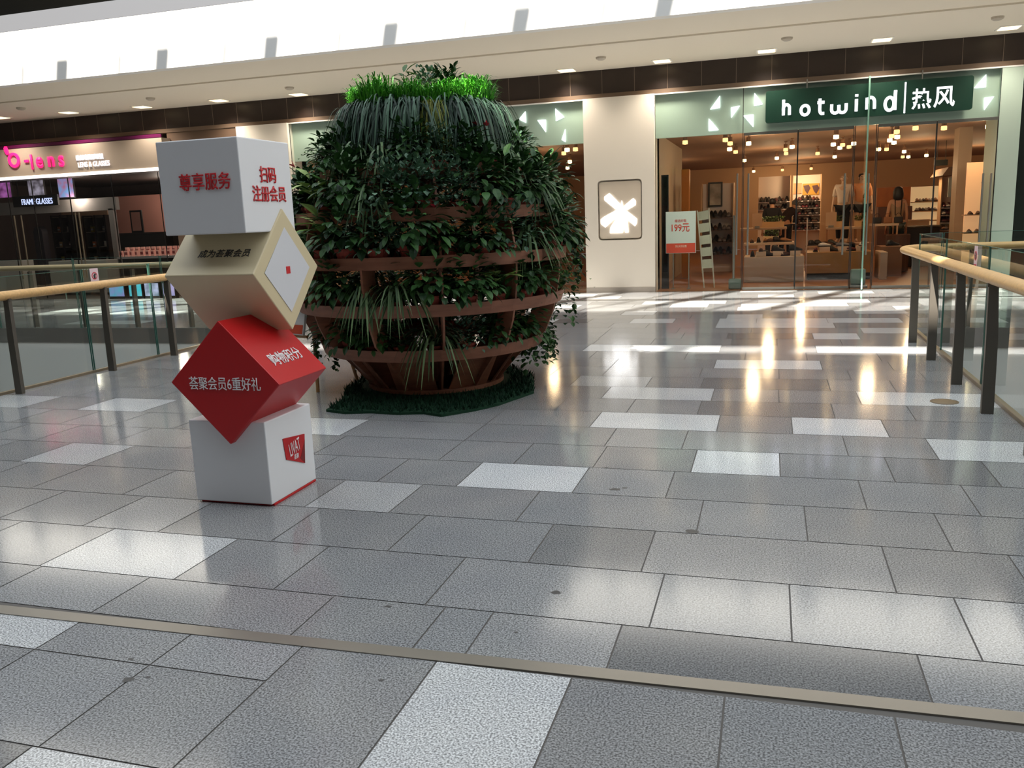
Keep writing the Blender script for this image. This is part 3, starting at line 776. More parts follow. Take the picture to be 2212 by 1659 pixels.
for li, (z, r) in enumerate(zip(levels[:5], levr[:5])):
    n = round(2*PI*(r-.13)/(.27 if li < 3 else .225)); step = 2*PI/n; nf = 0; front = []
    for k in range(n):
        a = az0 - PI + step*(k+.5)                 # from the far side round past the left, the front and the right
        rel = (a-az0+PI) % (2*PI) - PI
        vis = abs(rel) < math.radians(100)
        if not vis and k % 4 == 3: continue
        L_ = shelf_kinds[li]; kd = L_[int((rel+math.radians(100))/math.radians(200)*len(L_))] if vis else L_[rg.randrange(len(L_))]
        rr = r-.12+rg.uniform(-.02,.02)
        loc = G0+Vector((math.cos(a)*rr, math.sin(a)*rr, z-.084)); sc = rg.uniform(.9,1.15)*(1.12,1.25,1.38,1.25,1.05)[li]
        if vis: front.append((rel, kd, loc, sc))
        else: put(kd, loc, rg.uniform(0,6.28), sc, '%s at the back of the globe on the %s shelf' % (LOOK[kd], names[li]), 'plants on the %s globe shelf' % names[li])
    front.sort(key=lambda q: q[0])                 # from the left as seen from the front
    for i, (rel, kd, loc, sc) in enumerate(front):
        put(kd, loc, rg.uniform(0,6.28), min(sc,1.05) if kd == 'spider_plant' else sc, '%s, %s from left on the %s globe shelf' % (LOOK[kd], ORD[i], names[li]), 'plants on the %s globe shelf' % names[li])
# crown: lilyturf hanging over the rim, bright grass standing behind it, leafy plants in the middle
n = 22
for k in range(n):
    rel = -PI + 2*PI*(k+.5)/n; a = az0+rel; kd = 'moss_drape' if k in (11,) else 'lilyturf'
    loc = G0+Vector((math.cos(a)*.60, math.sin(a)*.60, 2.36 if kd=='lilyturf' else 2.40))
    fr = abs(rel) < math.radians(95)
    lab = '%s hanging over the crown rim, %s' % (LOOK[kd], (ORD[k-5]+' from the left') if fr else 'far side')
    put(kd, loc, a, rg.uniform(1.0,1.15), lab, 'drooping tufts round the globe crown')
MB().lathe([(.52,2.231),(.58,2.38),(.58,2.45),(.001,2.45)], G0, 36).build('crown_planter', M_soil, globe, fixn=True)
n = 22; i = 0
for k in range(n):
    rel = -PI + 2*PI*(k+.5)/n; a = az0+rel; loc = G0+Vector((math.cos(a)*.52, math.sin(a)*.57, 2.43))
    fr = abs(rel) < math.radians(95)
    lab = 'tuft of bright green grass on the globe crown, %s' % ((ORD[k-5]+' from the left') if fr else 'far side')
    put('grass', loc, a, rg.choice((.7,.9,1.0,1.12)), lab, 'grass tufts on the globe crown')
for k, (dx, dy, kd) in enumerate(((-.15,.0,'tall_leaf_plant'),(.08,-.05,'small_leaf_plant'),(.2,.15,'bushy_plant'),(-.02,.2,'broadleaf_plant'))):
    put(kd, G0+Vector((dx,dy,2.452)), k, .95, '%s in the middle of the globe crown' % LOOK[kd], 'leafy plants in the globe crown')

for kd, vs_ in KINDS.items():
    for v, pr in enumerate(vs_):
        if (kd, v) not in used:
            for ch in list(pr.children): bpy.data.objects.remove(ch)
            bpy.data.objects.remove(pr)

# ================================================================ SHOP SHELLS
CZ = 2.96; BY = 33.0
M_sceil = mat('shop_ceiling_taupe', (150,118,96), .7)
M_swall = mat('shop_wall_sand', (206,170,134), .7)
M_sfloor = mat('shop_floor_oak', (158,108,72), .38, noise=.12, nscale=4, stretch=(1,6,1))
b = MB(); b.box((-9.7,WY,-.2),(3.66,BY,-.001)); struct(b.build('floor_shoe_shop', M_sfloor))
b = MB(); b.box((-9.9,WY+.5,CZ),(8.5,BY,CZ+.2)); struct(b.build('ceiling_shoe_shop', M_sceil))
b = MB(); b.box((3.66,WY+.5,-.2),(8.5,BY,-.001)); struct(b.build('floor_shoe_shop_side', M_sfloor))
b = MB(); b.box((-9.9,BY,0),(8.5,BY+.2,CZ)); struct(b.build('wall_shop_back', M_swall))
b = MB(); b.box((-9.9,WY+.4,0),(-9.7,BY,CZ)); struct(b.build('wall_shop_left', M_swall))
b = MB(); b.box((8.3,WY+.9,0),(8.5,BY,CZ)); struct(b.build('wall_shop_right', M_swall))
b = MB(); b.box((-2.22,WY+.35,0),(-2.08,21.5,CZ)); struct(b.build('wall_shop_partition', mat('partition_taupe', (176,160,140), .7)))
# the closing wall above the shop ceilings and beside the shops
b = MB(); b.box((-21,WY+.2,3.0),(11,WY+.5,4.2)); struct(b.build('wall_above_shops', M_dark))
b = MB(); b.box((3.92,WY,0),(11,WY+.6,3.62)); struct(b.build('wall_dark_shop', mat('dark_green_black', (24,32,28), .25)))
# pale sage pier at the right end
b = MB(); b.box((3.60,WY-.02,0),(3.92,WY+.9,3.62)); struct(b.build('trim_8', M_sage))
# cream column with the recessed badge panel
cx0, cx1 = -3.41, -2.08
px0, px1, pz0, pz1 = -3.16, -2.32, 1.0, 2.12
flat_sheet('wall_column', [(cx0,0),(cx1,0),(cx1,3.62),(cx0,3.62)], [rrect(px0,pz0,px1,pz1,.07)], (0,WY-.04,0), X, Z, .10, M_wall)
struct(bpy.data.objects['wall_column'])
b = MB(); b.box((cx0,WY+.01,0),(cx1,WY+.6,3.62)); struct(b.build('wall_column_core', M_wall))
b = MB(); b.box((cx0-.002,WY-.098,0),(cx1+.002,WY-.09,.10)); struct(b.build('baseboard_column', mat('skirting_grey', (170,160,150), .4)))
t = thing('windmill_sign', 'white backlit windmill badge in the square recess of the cream column', 'sign', (-2.76,WY-.07,1.0))
flat_sheet('backing', rrect(px0+.03,pz0+.03,px1-.02,pz1-.03,.06), [], (0,WY-.062,0), X, Z, .02, mat('badge_panel_cream', (214,200,182), .6), t)
M_glow = mat('white_backlight', (255,255,255), .5, emit=3.0)
sx, ox, oy = 420/1366, 1240, 150
def sh(name, pts, yq, m, par, dep=.012, sc=sx, o=(ox,oy)):
    q = [at(o[0]+a*sc, o[1]+c*sc, yq) for a, c in pts]
    return flat_sheet(name, [(v.x,v.z) for v in q], [], (0,yq,0), X, Z, dep, m, par)
yb = WY-.082
sh('sail', [(213,895),(248,870),(320,942),(318,962),(292,982),(214,918)], yb, M_glow, t)
sh('sail', [(357,955),(416,905),(434,925),(432,952),(376,985),(358,976)], yb, M_glow, t)
sh('sail', [(188,1055),(205,1040),(312,980),(308,1026),(220,1110),(190,1085)], yb, M_glow, t)
sh('sail', [(362,988),(442,1050),(440,1080),(428,1100),(366,1046)], yb, M_glow, t)
sh('tower', [(335,920),(343,960),(362,985),(372,1030),(382,1145),(360,1146),(357,1120),(351,1114),(345,1120),(342,1147),(253,1150),(256,1110),(290,1060),(308,1010),(312,982),(327,960)], yb-.004, M_glow, t)
# beige pier left of the glass
b = MB(); b.box((-10.93,WY-.09,0),(-9.70,WY+.6,3.62)); struct(b.build('wall_pier', M_wall))
b = MB(); b.box((-12.75,WY,0),(-10.93,WY+.5,3.62)); struct(b.build('wall_brown', mat('brown_wall_panel', (104,82,66), .6)))
# white strip painting in a shine along the head of the shop fronts
b = MB(); b.box((-10.9,WY-.03,3.60),(3.9,WY-.005,3.622)); struct(b.build('trim_9', M_white))

# ---- glass fronts with the sage boards behind them
def tri(name, pts, par, sc, o): return sh(name, pts, WY+.095, M_glow, par, .012, sc, o)
b = MB(); b.box((-2.08,WY+.11,2.84),(3.60,WY+.2,3.62)); struct(b.build('trim_10', M_sage))
b = MB(); b.box((-9.70,WY+.11,2.84),(cx0,WY+.2,3.62)); struct(b.build('trim_11', M_sage))
L7, L8, L3 = (sx,(1240,150)), (612/1991,(1600,150)), (680/2212,(620,130))
t = thing('pinwheel_light', 'five white glowing triangles in a ring, left of the green shop sign', 'sign', (-.8,WY+.09,3.1), 'glowing triangle clusters over the shop glass')
for pts in (((1025,185),(1025,270),(957,280)),((1268,165),(1326,245),(1265,256)),((1103,268),(1165,255),(1104,340)),((947,345),(1015,425),(947,432)),((1190,325),(1260,318),(1259,405))): tri('triangle', pts, t, *L7)
t = thing('pinwheel_light', 'white glowing triangles at the top right, beyond the green shop sign', 'sign', (3.4,WY+.09,3.2), 'glowing triangle clusters over the shop glass')
for pts in (((1725,35),(1722,125),(1640,132)),((1825,105),(1905,98),(1900,185)),((1713,200),(1780,190),(1712,285))): tri('triangle', pts, t, *L8)
t = thing('pinwheel_light', 'white glowing triangles on the glass just right of the plant globe', 'sign', (-3.9,WY+.09,3.0), 'glowing triangle clusters over the shop glass')
for pts in (((1630,415),(1675,360),(1680,440)),((1760,422),(1818,418),(1818,505)),((1885,340),(1948,400),(1890,427)),((1955,485),(1957,575),(1930,560))): tri('triangle', pts, t, *L3)
t = thing('shop_sign', 'long dark green shop sign with white glowing lettering over the doors', 'sign', (1.5,WY-.1,3.2))
flat_sheet('sign_board', rrect(-.12,2.965,3.17,3.505,.04), [], (0,WY-.06,0), X, Z, .1, mat('sign_green', (16,54,42), .4), t)
M_sl = mat('sign_letter_white', (246,246,255), .5, emit=1.25)
def ribbon(name, strokes, centre, w, h, sw, m, par, dep=.014):
    """a letter made of even strokes; strokes are point lists in a unit box, closed when first = last"""
    b = MB(); centre = Vector(centre)
    for st in strokes:
        P_ = [Vector((x*w, y*h)) for x, y in st]; closed = (P_[0]-P_[-1]).length < 1e-6; n = len(P_)
        L = []
        for i, p in enumerate(P_):
            p0 = P_[i-1] if i > 0 else (P_[-2] if closed else p); p1 = P_[i+1] if i < n-1 else (P_[1] if closed else p)
            d = (p1-p0).normalized(); nn = Vector((-d.y, d.x))*sw/2; L.append((p+nn, p-nn))
        for (a0,a1),(c0,c1) in zip(L, L[1:]):
            q = [centre+Vector((v.x,0,v.y)) for v in (a0,c0,c1,a1)]
            b.prism(q, (0,-dep,0))
    return b.build(name, m, par, fixn=True)
def arcp(cx, cy, rx, ry, a0, a1, n=16): return [(cx+rx*math.cos(math.radians(a0+(a1-a0)*i/n)), cy+ry*math.sin(math.radians(a0+(a1-a0)*i/n))) for i in range(n+1)]
LET = {'h': [[(-.5,-.5),(-.5,.5)], [(-.5,-.2)]+arcp(0,-.05,.5,.22,180,0)+[(.5,-.5)]],
       'o': [arcp(0,0,.5,.5,0,360,24)[:-1]+[(.5,0)]],
       't': [[(-.2,.5),(-.2,-.2)]+arcp(.2,-.2,.4,.3,180,270)+[(.8,-.5)], [(-.75,.24),(.8,.24)]],
       'w': [[(-.5,.5),(-.5,-.1)]+arcp(-.25,-.1,.25,.4,180,360)+[(0,.35)], [(0,.35),(0,-.1)]+arcp(.25,-.1,.25,.4,180,360)+[(.5,.5)]],
       'i': [[(0,-.5),(0,.22)], [(0,.36),(0,.5)]],
       'n': [[(-.5,-.5),(-.5,.5)], [(-.5,.0)]+arcp(0,.05,.5,.45,180,0)+[(.5,-.5)]],
       'd': [arcp(-.05,-.17,.45,.33,0,360,24)[:-1]+[(.40,-.17)], [(.5,-.5),(.5,.5)]]}
for ch, a, w_, h_ in (('h',(1699,232),.155,.31),('o',(1739,238),.19,.21),('t',(1773,229),.13,.30),('w',(1812,234),.29,.20),('i',(1850,222),.05,.33),('n',(1881,223),.175,.24),('d',(1923,217),.21,.37)):
    p = at(*a, WY-.12); ribbon('letter', LET[ch], (p.x,WY-.111,p.z), max(w_-.055,.01), h_-.05, .05, M_sl, t)
p = at(1955,211,WY-.12); b = MB(); b.box((p.x-.012,WY-.125,p.z-.25),(p.x+.012,WY-.111,p.z+.25)); b.build('divider', M_sl, t)
p = at(1991,213,WY-.12); lettering('letter','热',(p.x,WY-.111,p.z),X,Z,.30,.33,M_sl,t,.012,.014)
p = at(2040,209,WY-.12); lettering('letter','风',(p.x,WY-.111,p.z),X,Z,.32,.33,M_sl,t,.012,.014)
for px in (1743,1990):
    p = at(px,190,WY); b = MB(); b.cyl((p.x,WY-.06,3.5),(p.x,WY-.06,3.66),.012,n=8); b.build('hanger', M_steel, t)

# glass sheets: fixed lights and doors
def pane(n, x0, x1, z0, z1, yq=WY, edges=True, label=None):
    o = thing('window_%d' % n, '', '', (x0,yq,z0)); 
    for k in ('label','category'): del o[k]
    struct(o)
    b = MB(); b.m(0).add([(x0,yq,z0),(x1,yq,z0),(x1,yq,z1),(x0,yq,z1)], [(0,1,2,3)]); b.build('pane', M_glass, o)
    if edges:
        b = MB(); b.box((x0-.006,yq-.008,z0),(x0+.006,yq+.008,z1)); b.box((x1-.006,yq-.008,z0),(x1+.006,yq+.008,z1)); b.build('pane_edge', M_black, o)
    return o
wx = lambda px, py: at(px, py, WY).x
d0, d1, d2, d3 = wx(1604,450), wx(1840,450), wx(1888,450), wx(2145,450)
pane(1, -2.08, d0-.01, .01, 3.60)
pane(2, d0, d3, 2.84, 3.60, edges=False)
pane(3, d1+.01, d2-.01, .01, 2.83)
pane(4, d3+.01, 3.60, .01, 3.60)
pane(5, -9.70, -6.6, .01, 3.60); pane(6, -6.6, cx0, .01, 3.60)
def door(n, x0, x1, hs):
    o = pane(n, x0, x1, .015, 2.82); o.name = 'door_%d' % n
    b = MB(); b.box((x0,WY-.012,.01),(x1,WY+.012,.06)); b.box((x0,WY-.012,2.78),(x1,WY+.012,2.83)); b.build('rail', M_steel, o)
    for hx, z0, z1 in hs:
        b = MB(); b.cyl((hx,WY-.07,z0),(hx,WY-.07,z1),.017,n=10)
        for z in (z0+.15,z1-.15): b.cyl((hx,WY-.07,z),(hx,WY,z),.01,n=8)
        b.build('handle', M_steel, o)
xm = (d0+d1)/2
h = lambda px: (wx(px,450), at(px,550,WY).z, at(px,375,WY).z)
door(1, d0+.012, xm-.006, [h(1616)]); door(2, xm+.006, d1-.012, [h(1822)])
xm2 = (d2+d3)/2
door(3, d2+.012, xm2-.006, []); door(4, xm2+.006, d3-.012, [h(2117),h(2134)])
b = MB()
for px in (1592,1873,1601):
    x, z0, z1 = h(px); b2 = MB(); b2.cyl((x,WY-.05,z0),(x,WY-.05,z1),.016,n=10); b2.cyl((x,WY-.05,z0+.1),(x,WY,z0+.1),.009,n=6); b2.cyl((x,WY-.05,z1-.1),(x,WY,z1-.1),.009,n=6)
    if px != 1601: struct(b2.build('trim_handle', M_steel))
# glass fin standing out between the doors, with a steel shoe
x = wx(1866,400)
o = thing('window_7', '', '', (x,WY,0)); del o['label']; del o['category']; struct(o)
b = MB(); b.box((x-.012,WY-.30,.02),(x+.012,WY-.01,3.6)); b.build('pane', glass_mat('fin_glass', (.72,.86,.80)), o)
b = MB(); b.box((x-.013,WY-.305,.02),(x+.013,WY-.298,3.6)); b.build('pane_edge', mat('fin_edge', (126,168,152), .2), o)
t = thing('security_gate', 'pale grey rounded security pedestal at the middle of the shop entrance', 'security gate', (x-.02,WY+.3,0))
b = MB(); b.bbox((x-.17,WY+.2,0),(x+.15,WY+.42,.05),.01); b.build('base', M_steel, t)
b = MB(); b.bbox((x-.14,WY+.27,.05),(x+.12,WY+.34,.34),.03); b.build('body', mat('gate_grey_green', (104,122,112), .4), t)
p = at(1588,600,16.7)
t = thing('security_gate', 'slim steel security post with a pale foot, right of the price sign', 'security gate', (p.x,16.7,0))
b = MB(); b.bbox((p.x-.12,16.62,0),(p.x+.12,16.78,.20),.03); b.build('base', mat('gate_grey_green', (104,122,112), .4), t)
b = MB(); b.cyl((p.x-.03,16.7,.2),(p.x-.03,16.7,1.38),.022,n=10); b.build('post', M_steel, t)

# ---- poster stand and leaning display inside the glass
t = thing('poster_stand', 'white price poster with a red bottom band on two slim legs', 'sign', (-1.55,16.95,0))
a_, c_ = at(1438,458,16.95), at(1503,546,16.95)
b = MB(); b.bbox((a_.x,16.94,c_.z),(c_.x,16.965,a_.z),.006); b.build('board', mat('poster_white', (206,216,208), .4, emit=.1), t)
zt = c_.z+.19
b = MB(); b.box((a_.x+.01,16.933,c_.z+.008),(c_.x-.01,16.939,zt)); b.build('band', mat('poster_red', (226,84,60), .5), t)
for px in (1454,1488):
    q = at(px,540,16.95); b = MB(); b.cyl((q.x,16.955,.012),(q.x,16.955,c_.z+.02),.011,n=8); b.build('leg', M_steel, t); b = MB(); b.bbox((q.x-.03,16.85,0),(q.x+.03,17.06,.014),.004); b.build('foot', M_steel, t)
M_pr = mat('poster_print', (224,76,56), .5)
p = at(1470,492,16.93); lettering('lettering','199元',(p.x,16.9385,p.z),X,Z,.34,.16,M_pr,t,.003,.012)
p = at(1470,477,16.93); lettering('lettering','精选好鞋',(p.x,16.9385,p.z),X,Z,.22,.055,M_pr,t,.003,0)
p = at(1471,532,16.93); lettering('lettering','热风特惠',(p.x,16.9325,p.z),X,Z,.22,.05,mat('print_cream',(250,220,200),.5),t,.003,0)
t = thing('ladder_rack', 'tall leaning white ladder rack with pale shelves beside the price poster', 'rack', (-.9,17.2,0))
tl, tr, bl, br = at(1506,455,17.25), at(1531,450,17.25), at(1521,612,17.05), at(1543,612,17.05)
bl.z = br.z = .0
M_rack = mat('rack_white', (196,192,176), .4)
for q0, q1 in ((tl,bl),(tr,br)): b = MB(); b.cyl(q1,q0,.014,n=8); b.build('upright', M_rack, t)
for k in range(5):
    f0, f1 = k/6.5, (k+.86)/6.5; P = lambda u, v: (tl+(bl-tl)*v)*(1-u)+(tr+(br-tr)*v)*u
    b = MB(); b.prism([P(0,f0+.02),P(1,f0+.02),P(1,f1),P(0,f1)], (0,.012,0)); b.build('shelf', mat('rack_frosted', (190,190,170), .4), t, fixn=True)

# ================================================================ SHOE SHOP CONTENTS
# warm lamps on the ceiling
M_hot = mat('lamp_hot', (255,214,150), .5, emit=9.0)
M_warm = mat('lamp_warm', (255,196,130), .5, emit=2.0)
def lamp_proto(hot):
    t = thing('ceiling_spotlight', '', 'ceiling light', (0,0,0), 'spotlights on the shoe shop ceiling')
    MB().lathe([(.035,0),(.035,-.02),(.01,-.025),(.01,-.06),(.045,-.06),(.045,-.2)], (0,0,0), 12).build('housing', mat('lamp_taupe_case', (150,112,84), .5), t, fixn=True)
    MB().lathe([(.038,-.13),(.05,-.16),(.05,-.215),(.001,-.225)], (0,0,0), 12).build('bulb', M_hot if hot else M_warm, t, fixn=True)
    return t
LP = [(1480,310,0),(1567,296,0),(1577,313,0),(1576,325,1),(1589,331,0),(1617,313,1),(1608,349,1),(1628,372,1),(1678,344,1),(1698,334,0),(1697,326,0),(1711,320,1),(1766,334,0),(1806,299,1),(1800,315,1),(1814,322,1),(1820,316,0),(1803,341,1),(1834,320,0),(1844,313,1),(1898,325,1),(1915,325,0),(1922,306,1),(1926,297,0),(1938,299,1),(1937,288,0),(1931,311,1),(1950,341,0),(1953,330,1),(1962,341,1),(2001,338,1),(1978,269,0),(2039,280,0),(2135,277,1),(2155,294,0),(1690,372,0),(1752,371,0),(1225,322,1),(1243,320,0),(1218,334,0),(1231,352,1),(1226,365,1)]
pr = {}
rows_ = []
for px, py, hot in LP:
    p = at(px, py, CZ-.21, 2)
    if p.y > BY-.5: p = p.copy(); s_ = (BY-.6)/p.y; p.x *= s_; p.y = BY-.6
    if p.y < WY+.65: s_ = (WY+.65)/p.y; p.x *= s_; p.y = WY+.65
    rows_.append((px, hot, p))
rows_.sort(key=lambda q: q[0])
def nth(i):
    tens = ['','','twenty','thirty','forty']; 
    return ORD[i] if i < 18 else (['nineteenth','twentieth'][i-18] if i < 20 else (tens[(i+1)//10]+'-'+ORD[(i+1)%10-1] if (i+1)%10 else {30:'thirtieth',40:'fortieth'}[i+1]))
for i, (px, hot, p) in enumerate(rows_):
    if hot not in pr: t = pr[hot] = lamp_proto(hot)
    else: t = dup(pr[hot])
    t.location = (p.x,p.y,CZ); t['label'] = '%s spotlight under the shoe shop ceiling, %s from the left' % ('glaring warm' if hot else 'dim amber', nth(i))
for x, y, e in ((-.3,18.6,32),(2.0,18.8,30),(0,23,42),(3.4,23,42),(1,28.5,50),(5.5,27,45),(-7,20,30),(-4.8,19,22),(-3,26,30),(.5,31.5,40)):
    lamp((x,y,CZ-.75), e*1.05, (1.0,.66,.36), .12)

# shoes: one built, the rest copied
def shoe_proto(name, m, heel=0.0, boot=0.0):
    t = thing(name, '', 'shoe', (0,0,0)); b = MB()
    prof = [(-.13,.034,.05+boot),(-.09,.038,.062+boot),(-.04,.036,.07+boot*.8),(.02,.04,.058),(.07,.045,.042),(.11,.04,.032),(.135,.02,.022)]
    vs = []; n = 8
    for x, w_, h_ in prof:
        for k in range(n):
            a = PI*k/(n-1); vs.append((x, math.cos(a)*w_, .018+math.sin(a)*h_+heel*max(0,-x)*3))
    fs = [(i*n+k,i*n+k+1,(i+1)*n+k+1,(i+1)*n+k) for i in range(len(prof)-1) for k in range(n-1)] + [tuple(range(n)), tuple(range((len(prof)-1)*n, len(prof)*n))] + [(i*n,(i+1)*n,(i+1)*n+n-1,i*n+n-1) for i in range(len(prof)-1)]
    b.add(vs, fs).build('upper', m, t, smooth=True, fixn=True)
    b = MB(); b.prism([(-.14,-.04,0),(.1,-.048,0),(.14,-.02,0),(.14,.02,0),(.1,.048,0),(-.14,.04,0)], Z*.02); b.build('sole', mat('sole_dark', (52,44,40), .7), t, fixn=True)
    return t
SH = {}
SC = {'black':(28,24,24),'brown':(78,46,32),'white':(206,196,190),'maroon':(96,38,44),'tan':(160,112,76),'grey':(110,104,108)}
shoe_n = {}
def shoe(col, loc, rz, sc, label, group):
    if col not in SH:
        o = SH[col] = shoe_proto('shoe', mat('shoe_'+col, SC[col], .45), .06 if col in ('maroon','tan') else 0, .05 if col == 'black' else 0)
    else: o = dup(SH[col])
    o.location = loc; o.rotation_euler = (0,0,rz); o.scale = (sc,)*3; o['label'] = label; o['group'] = group
rsx = random.Random(4)
def shoe_wall(x0, x1, yq, zs, n, cols, where, unit_label, back=(228,214,206)):
    t = thing('shoe_shelf', unit_label, 'shelf unit', ((x0+x1)/2,yq,0))
    b = MB(); b.box((x0-.05,yq+.32,0),(x1+.05,yq+.36,zs[-1]+.8)); b.build('back_panel', mat('shelf_back_'+where[:3], back, .6), t)
    for xx in (x0-.07, x1+.05): b = MB(); b.box((xx,yq-.02,0),(xx+.02,yq+.36,zs[-1]+.8)); b.build('side_panel', M_swall, t)
    for z in zs: b = MB(); b.box((x0-.05,yq-.02,z-.025),(x1+.05,yq+.32,z)); b.build('shelf', mat('shelf_white', (226,216,222), .5), t)
    for si, z in enumerate(zs):
        for k in range(n):
            c = cols[rsx.randrange(len(cols))]
            shoe(c, (x0+(x1-x0)*(k+.5)/n, yq+.14, z), -PI/2+rsx.uniform(-.2,.2), 1.35, '%s shoe, %s from left on %s tier of %s' % (c, nth(k), ORD[si] if si else 'bottom', where), 'shoes on '+where)
    return t
yb = 29.0
za = [at(1750,py,yb).z for py in (496,480,464,449,433)]
ax0, ax1 = at(1716,460,yb).x, at(1768,460,yb).x
shoe_wall(ax0, ax1, yb, za, 7, ['black','black','brown','maroon','grey'], 'the back shelf', 'white wall shelf of shoes at the back of the shop, right of two people')
bx0_, bx1_ = at(1641,460,yb).x, at(1702,460,yb).x
shoe_wall(bx0_, bx1_, yb, [at(1670,py,yb).z for py in (452,436)], 8, ['black','brown','black','maroon'], 'the far-left back shelf', 'white wall shelf of shoes at the back behind the person in black')
# pictures above the back shelves
t = thing('picture', 'yellow picture with two dark shapes above the back shoe shelf', 'picture', (0,yb,2))
a_, c_ = at(1734,397,yb+.2), at(1769,420,yb+.2); b = MB(); b.box((a_.x,yb+.28,c_.z),(c_.x,yb+.31,a_.z)); b.build('canvas', mat('picture_ochre', (196,150,52), .6), t)
for px in (1743,1762):
    q = at(px,408,yb+.27); flat_sheet('motif', [(-.11,.1),(.05,.13),(.11,.02),(.02,-.16),(-.06,-.05)], [], (q.x,yb+.275,q.z), X, Z, .008, mat('picture_shoe', (80,50,58), .6), t)
t = thing('picture', 'pale rose picture above the far-left back shelf', 'picture', (0,yb,2))
a_, c_ = at(1712,396,yb+.2), at(1732,418,yb+.2); b = MB(); b.box((a_.x,yb+.28,c_.z),(c_.x,yb+.31,a_.z)); b.build('canvas', mat('picture_rose', (214,160,120), .6), t)
# dark shelf with shoes and a leaning picture at the left
yl = 21.2
lx0, lx1 = at(1521,500,yl).x, at(1578,500,yl).x
t = shoe_wall(lx0, lx1, yl, [at(1550,py,yl).z for py in (549,523,497,470)], 6, ['black','grey','brown','black'], 'the dark left shelf', 'dark shoe shelf behind the leaning rack, under a framed picture', back=(70,58,52))
for ch in t.children:
    if ch.name.startswith('shelf'): ch.data.materials[0] = mat('shelf_dark_wood', (92,72,62), .5)
a_, c_ = at(1529,394,yl+.1), at(1560,446,yl+.1)
t = thing('framed_picture', 'framed monochrome picture leaning on the dark left shoe shelf', 'picture', (a_.x,yl,c_.z))
zsh = max(c_.z, 0)
b = MB(); b.box((a_.x,yl+.2,c_.z),(c_.x,yl+.235,a_.z)); b.build('frame', M_black, t)
b = MB(); b.box((a_.x+.04,yl+.19,c_.z+.04),(c_.x-.04,yl+.2,a_.z-.04)); b.build('print', mat('print_grey', (150,140,128), .6, noise=.5, nscale=4), t)
# tall dark mirror, gold curtain and partition bits by the left glass
a_, c_ = at(1430,378,16.95), at(1442,588,16.95)
t = thing('tall_mirror', 'tall dark narrow mirror panel just inside the left edge of the shop glass', 'mirror', (a_.x,16.95,0))
b = MB(); b.box((a_.x-.02,17.0,0.0),(c_.x+.02,17.04,a_.z)); b.build('frame', M_black, t)
b = MB(); b.box((a_.x,16.99,c_.z),(c_.x,16.999,a_.z-.03)); b.build('glass', mat('dark_mirror', (40,38,38), .12, .6), t)
p0, p1 = at(1472,366,19.5), at(1489,455,19.5)
t = tag(MB().bbox((p0.x,19.5,0),(p1.x,19.75,p0.z),.01).build('amber_panel', mat('amber_wood', (166,104,44), .5)), 'narrow amber wooden panel standing behind the price poster', 'panel')

# column, warm niche, cash desk, orange panel, cream shelves
p0, p1 = at(2072,300,20), at(2101,300,20)
struct(MB().box((p0.x,20,0),(p1.x,20.5,CZ)).build('wall_shop_column', mat('shop_column_beige', (196,172,146), .6)))
yo = 27.0
p0, p1 = at(1895,406,yo), at(1966,440,yo)
tag(MB().box((p0.x,yo,0),(p1.x,yo+.06,p0.z)).build('wall_panel', mat('orange_oak', (186,104,36), .5, noise=.15, nscale=3)), 'orange oak panel on the back wall behind the woman', 'panel')
tag(MB().bbox((p0.x,yo-.45,0),(p1.x,yo-.05,p1.z-.06),.01).build('sideboard', mat('sideboard_brown', (92,54,36), .5)), 'dark brown sideboard under the orange oak panel', 'cabinet')
p0, p1 = at(1969,404,yo), at(2032,436,yo)
t = thing('shelf_unit', 'brightly lit cream display shelf right of the orange panel', 'shelf unit', (p0.x,yo,0))
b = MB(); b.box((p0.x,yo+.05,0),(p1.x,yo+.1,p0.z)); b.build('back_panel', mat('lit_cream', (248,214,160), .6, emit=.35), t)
for py in (435,455,475,500): z = at(2000,py,yo).z; b = MB(); b.box((p0.x,yo-.3,z-.03),(p1.x,yo+.05,z)); b.build('shelf', mat('cream_shelf', (220,186,140), .6), t)
z = at(2000,435,yo).z; z2 = at(2000,475,yo).z; z3 = at(2000,455,yo).z
for k in range(7):
    shoe(['tan','white','brown'][k%3], (p0.x+.15+k*(p1.x-p0.x-.3)/6, yo-.13, z), -PI/2, 1.05, '%s shoe, %s from left on the top of the lit cream shelf' % (['tan','white','brown'][k%3], ORD[k]), 'shoes on the lit cream shelf')
    shoe(['white','maroon','grey'][k%3], (p0.x+.15+k*(p1.x-p0.x-.3)/6, yo-.13, z3), -PI/2, 1.05, '%s shoe, %s from left on the middle of the lit cream shelf' % (['white','maroon','grey'][k%3], ORD[k]), 'shoes on the lit cream shelf')
ysx = 23.0
x0_, x1_ = at(2036,480,ysx).x, at(2062,480,ysx).x
shoe_wall(x0_, x1_, ysx, [at(2050,py,ysx).z for py in (496,480,464,448)], 4, ['tan','white','maroon'], 'the right warm shelf', 'warm wooden shoe shelf to the right of the dark cash desk', back=(176,110,66))
p0, p1 = at(1948,489,22), at(2028,540,22)
t = thing('cash_desk', 'long near-black cash desk behind the round brown basket', 'counter', (p0.x,22,0))
b = MB(); b.bbox((p0.x,22,0),(p1.x,22.7,p0.z-.04),.01); b.build('body', mat('desk_black', (34,24,20), .5), t)
b = MB(); b.bbox((p0.x-.03,21.97,p0.z-.04),(p1.x+.03,22.73,p0.z),.008); b.build('top', mat('desk_top', (60,44,36), .4), t)
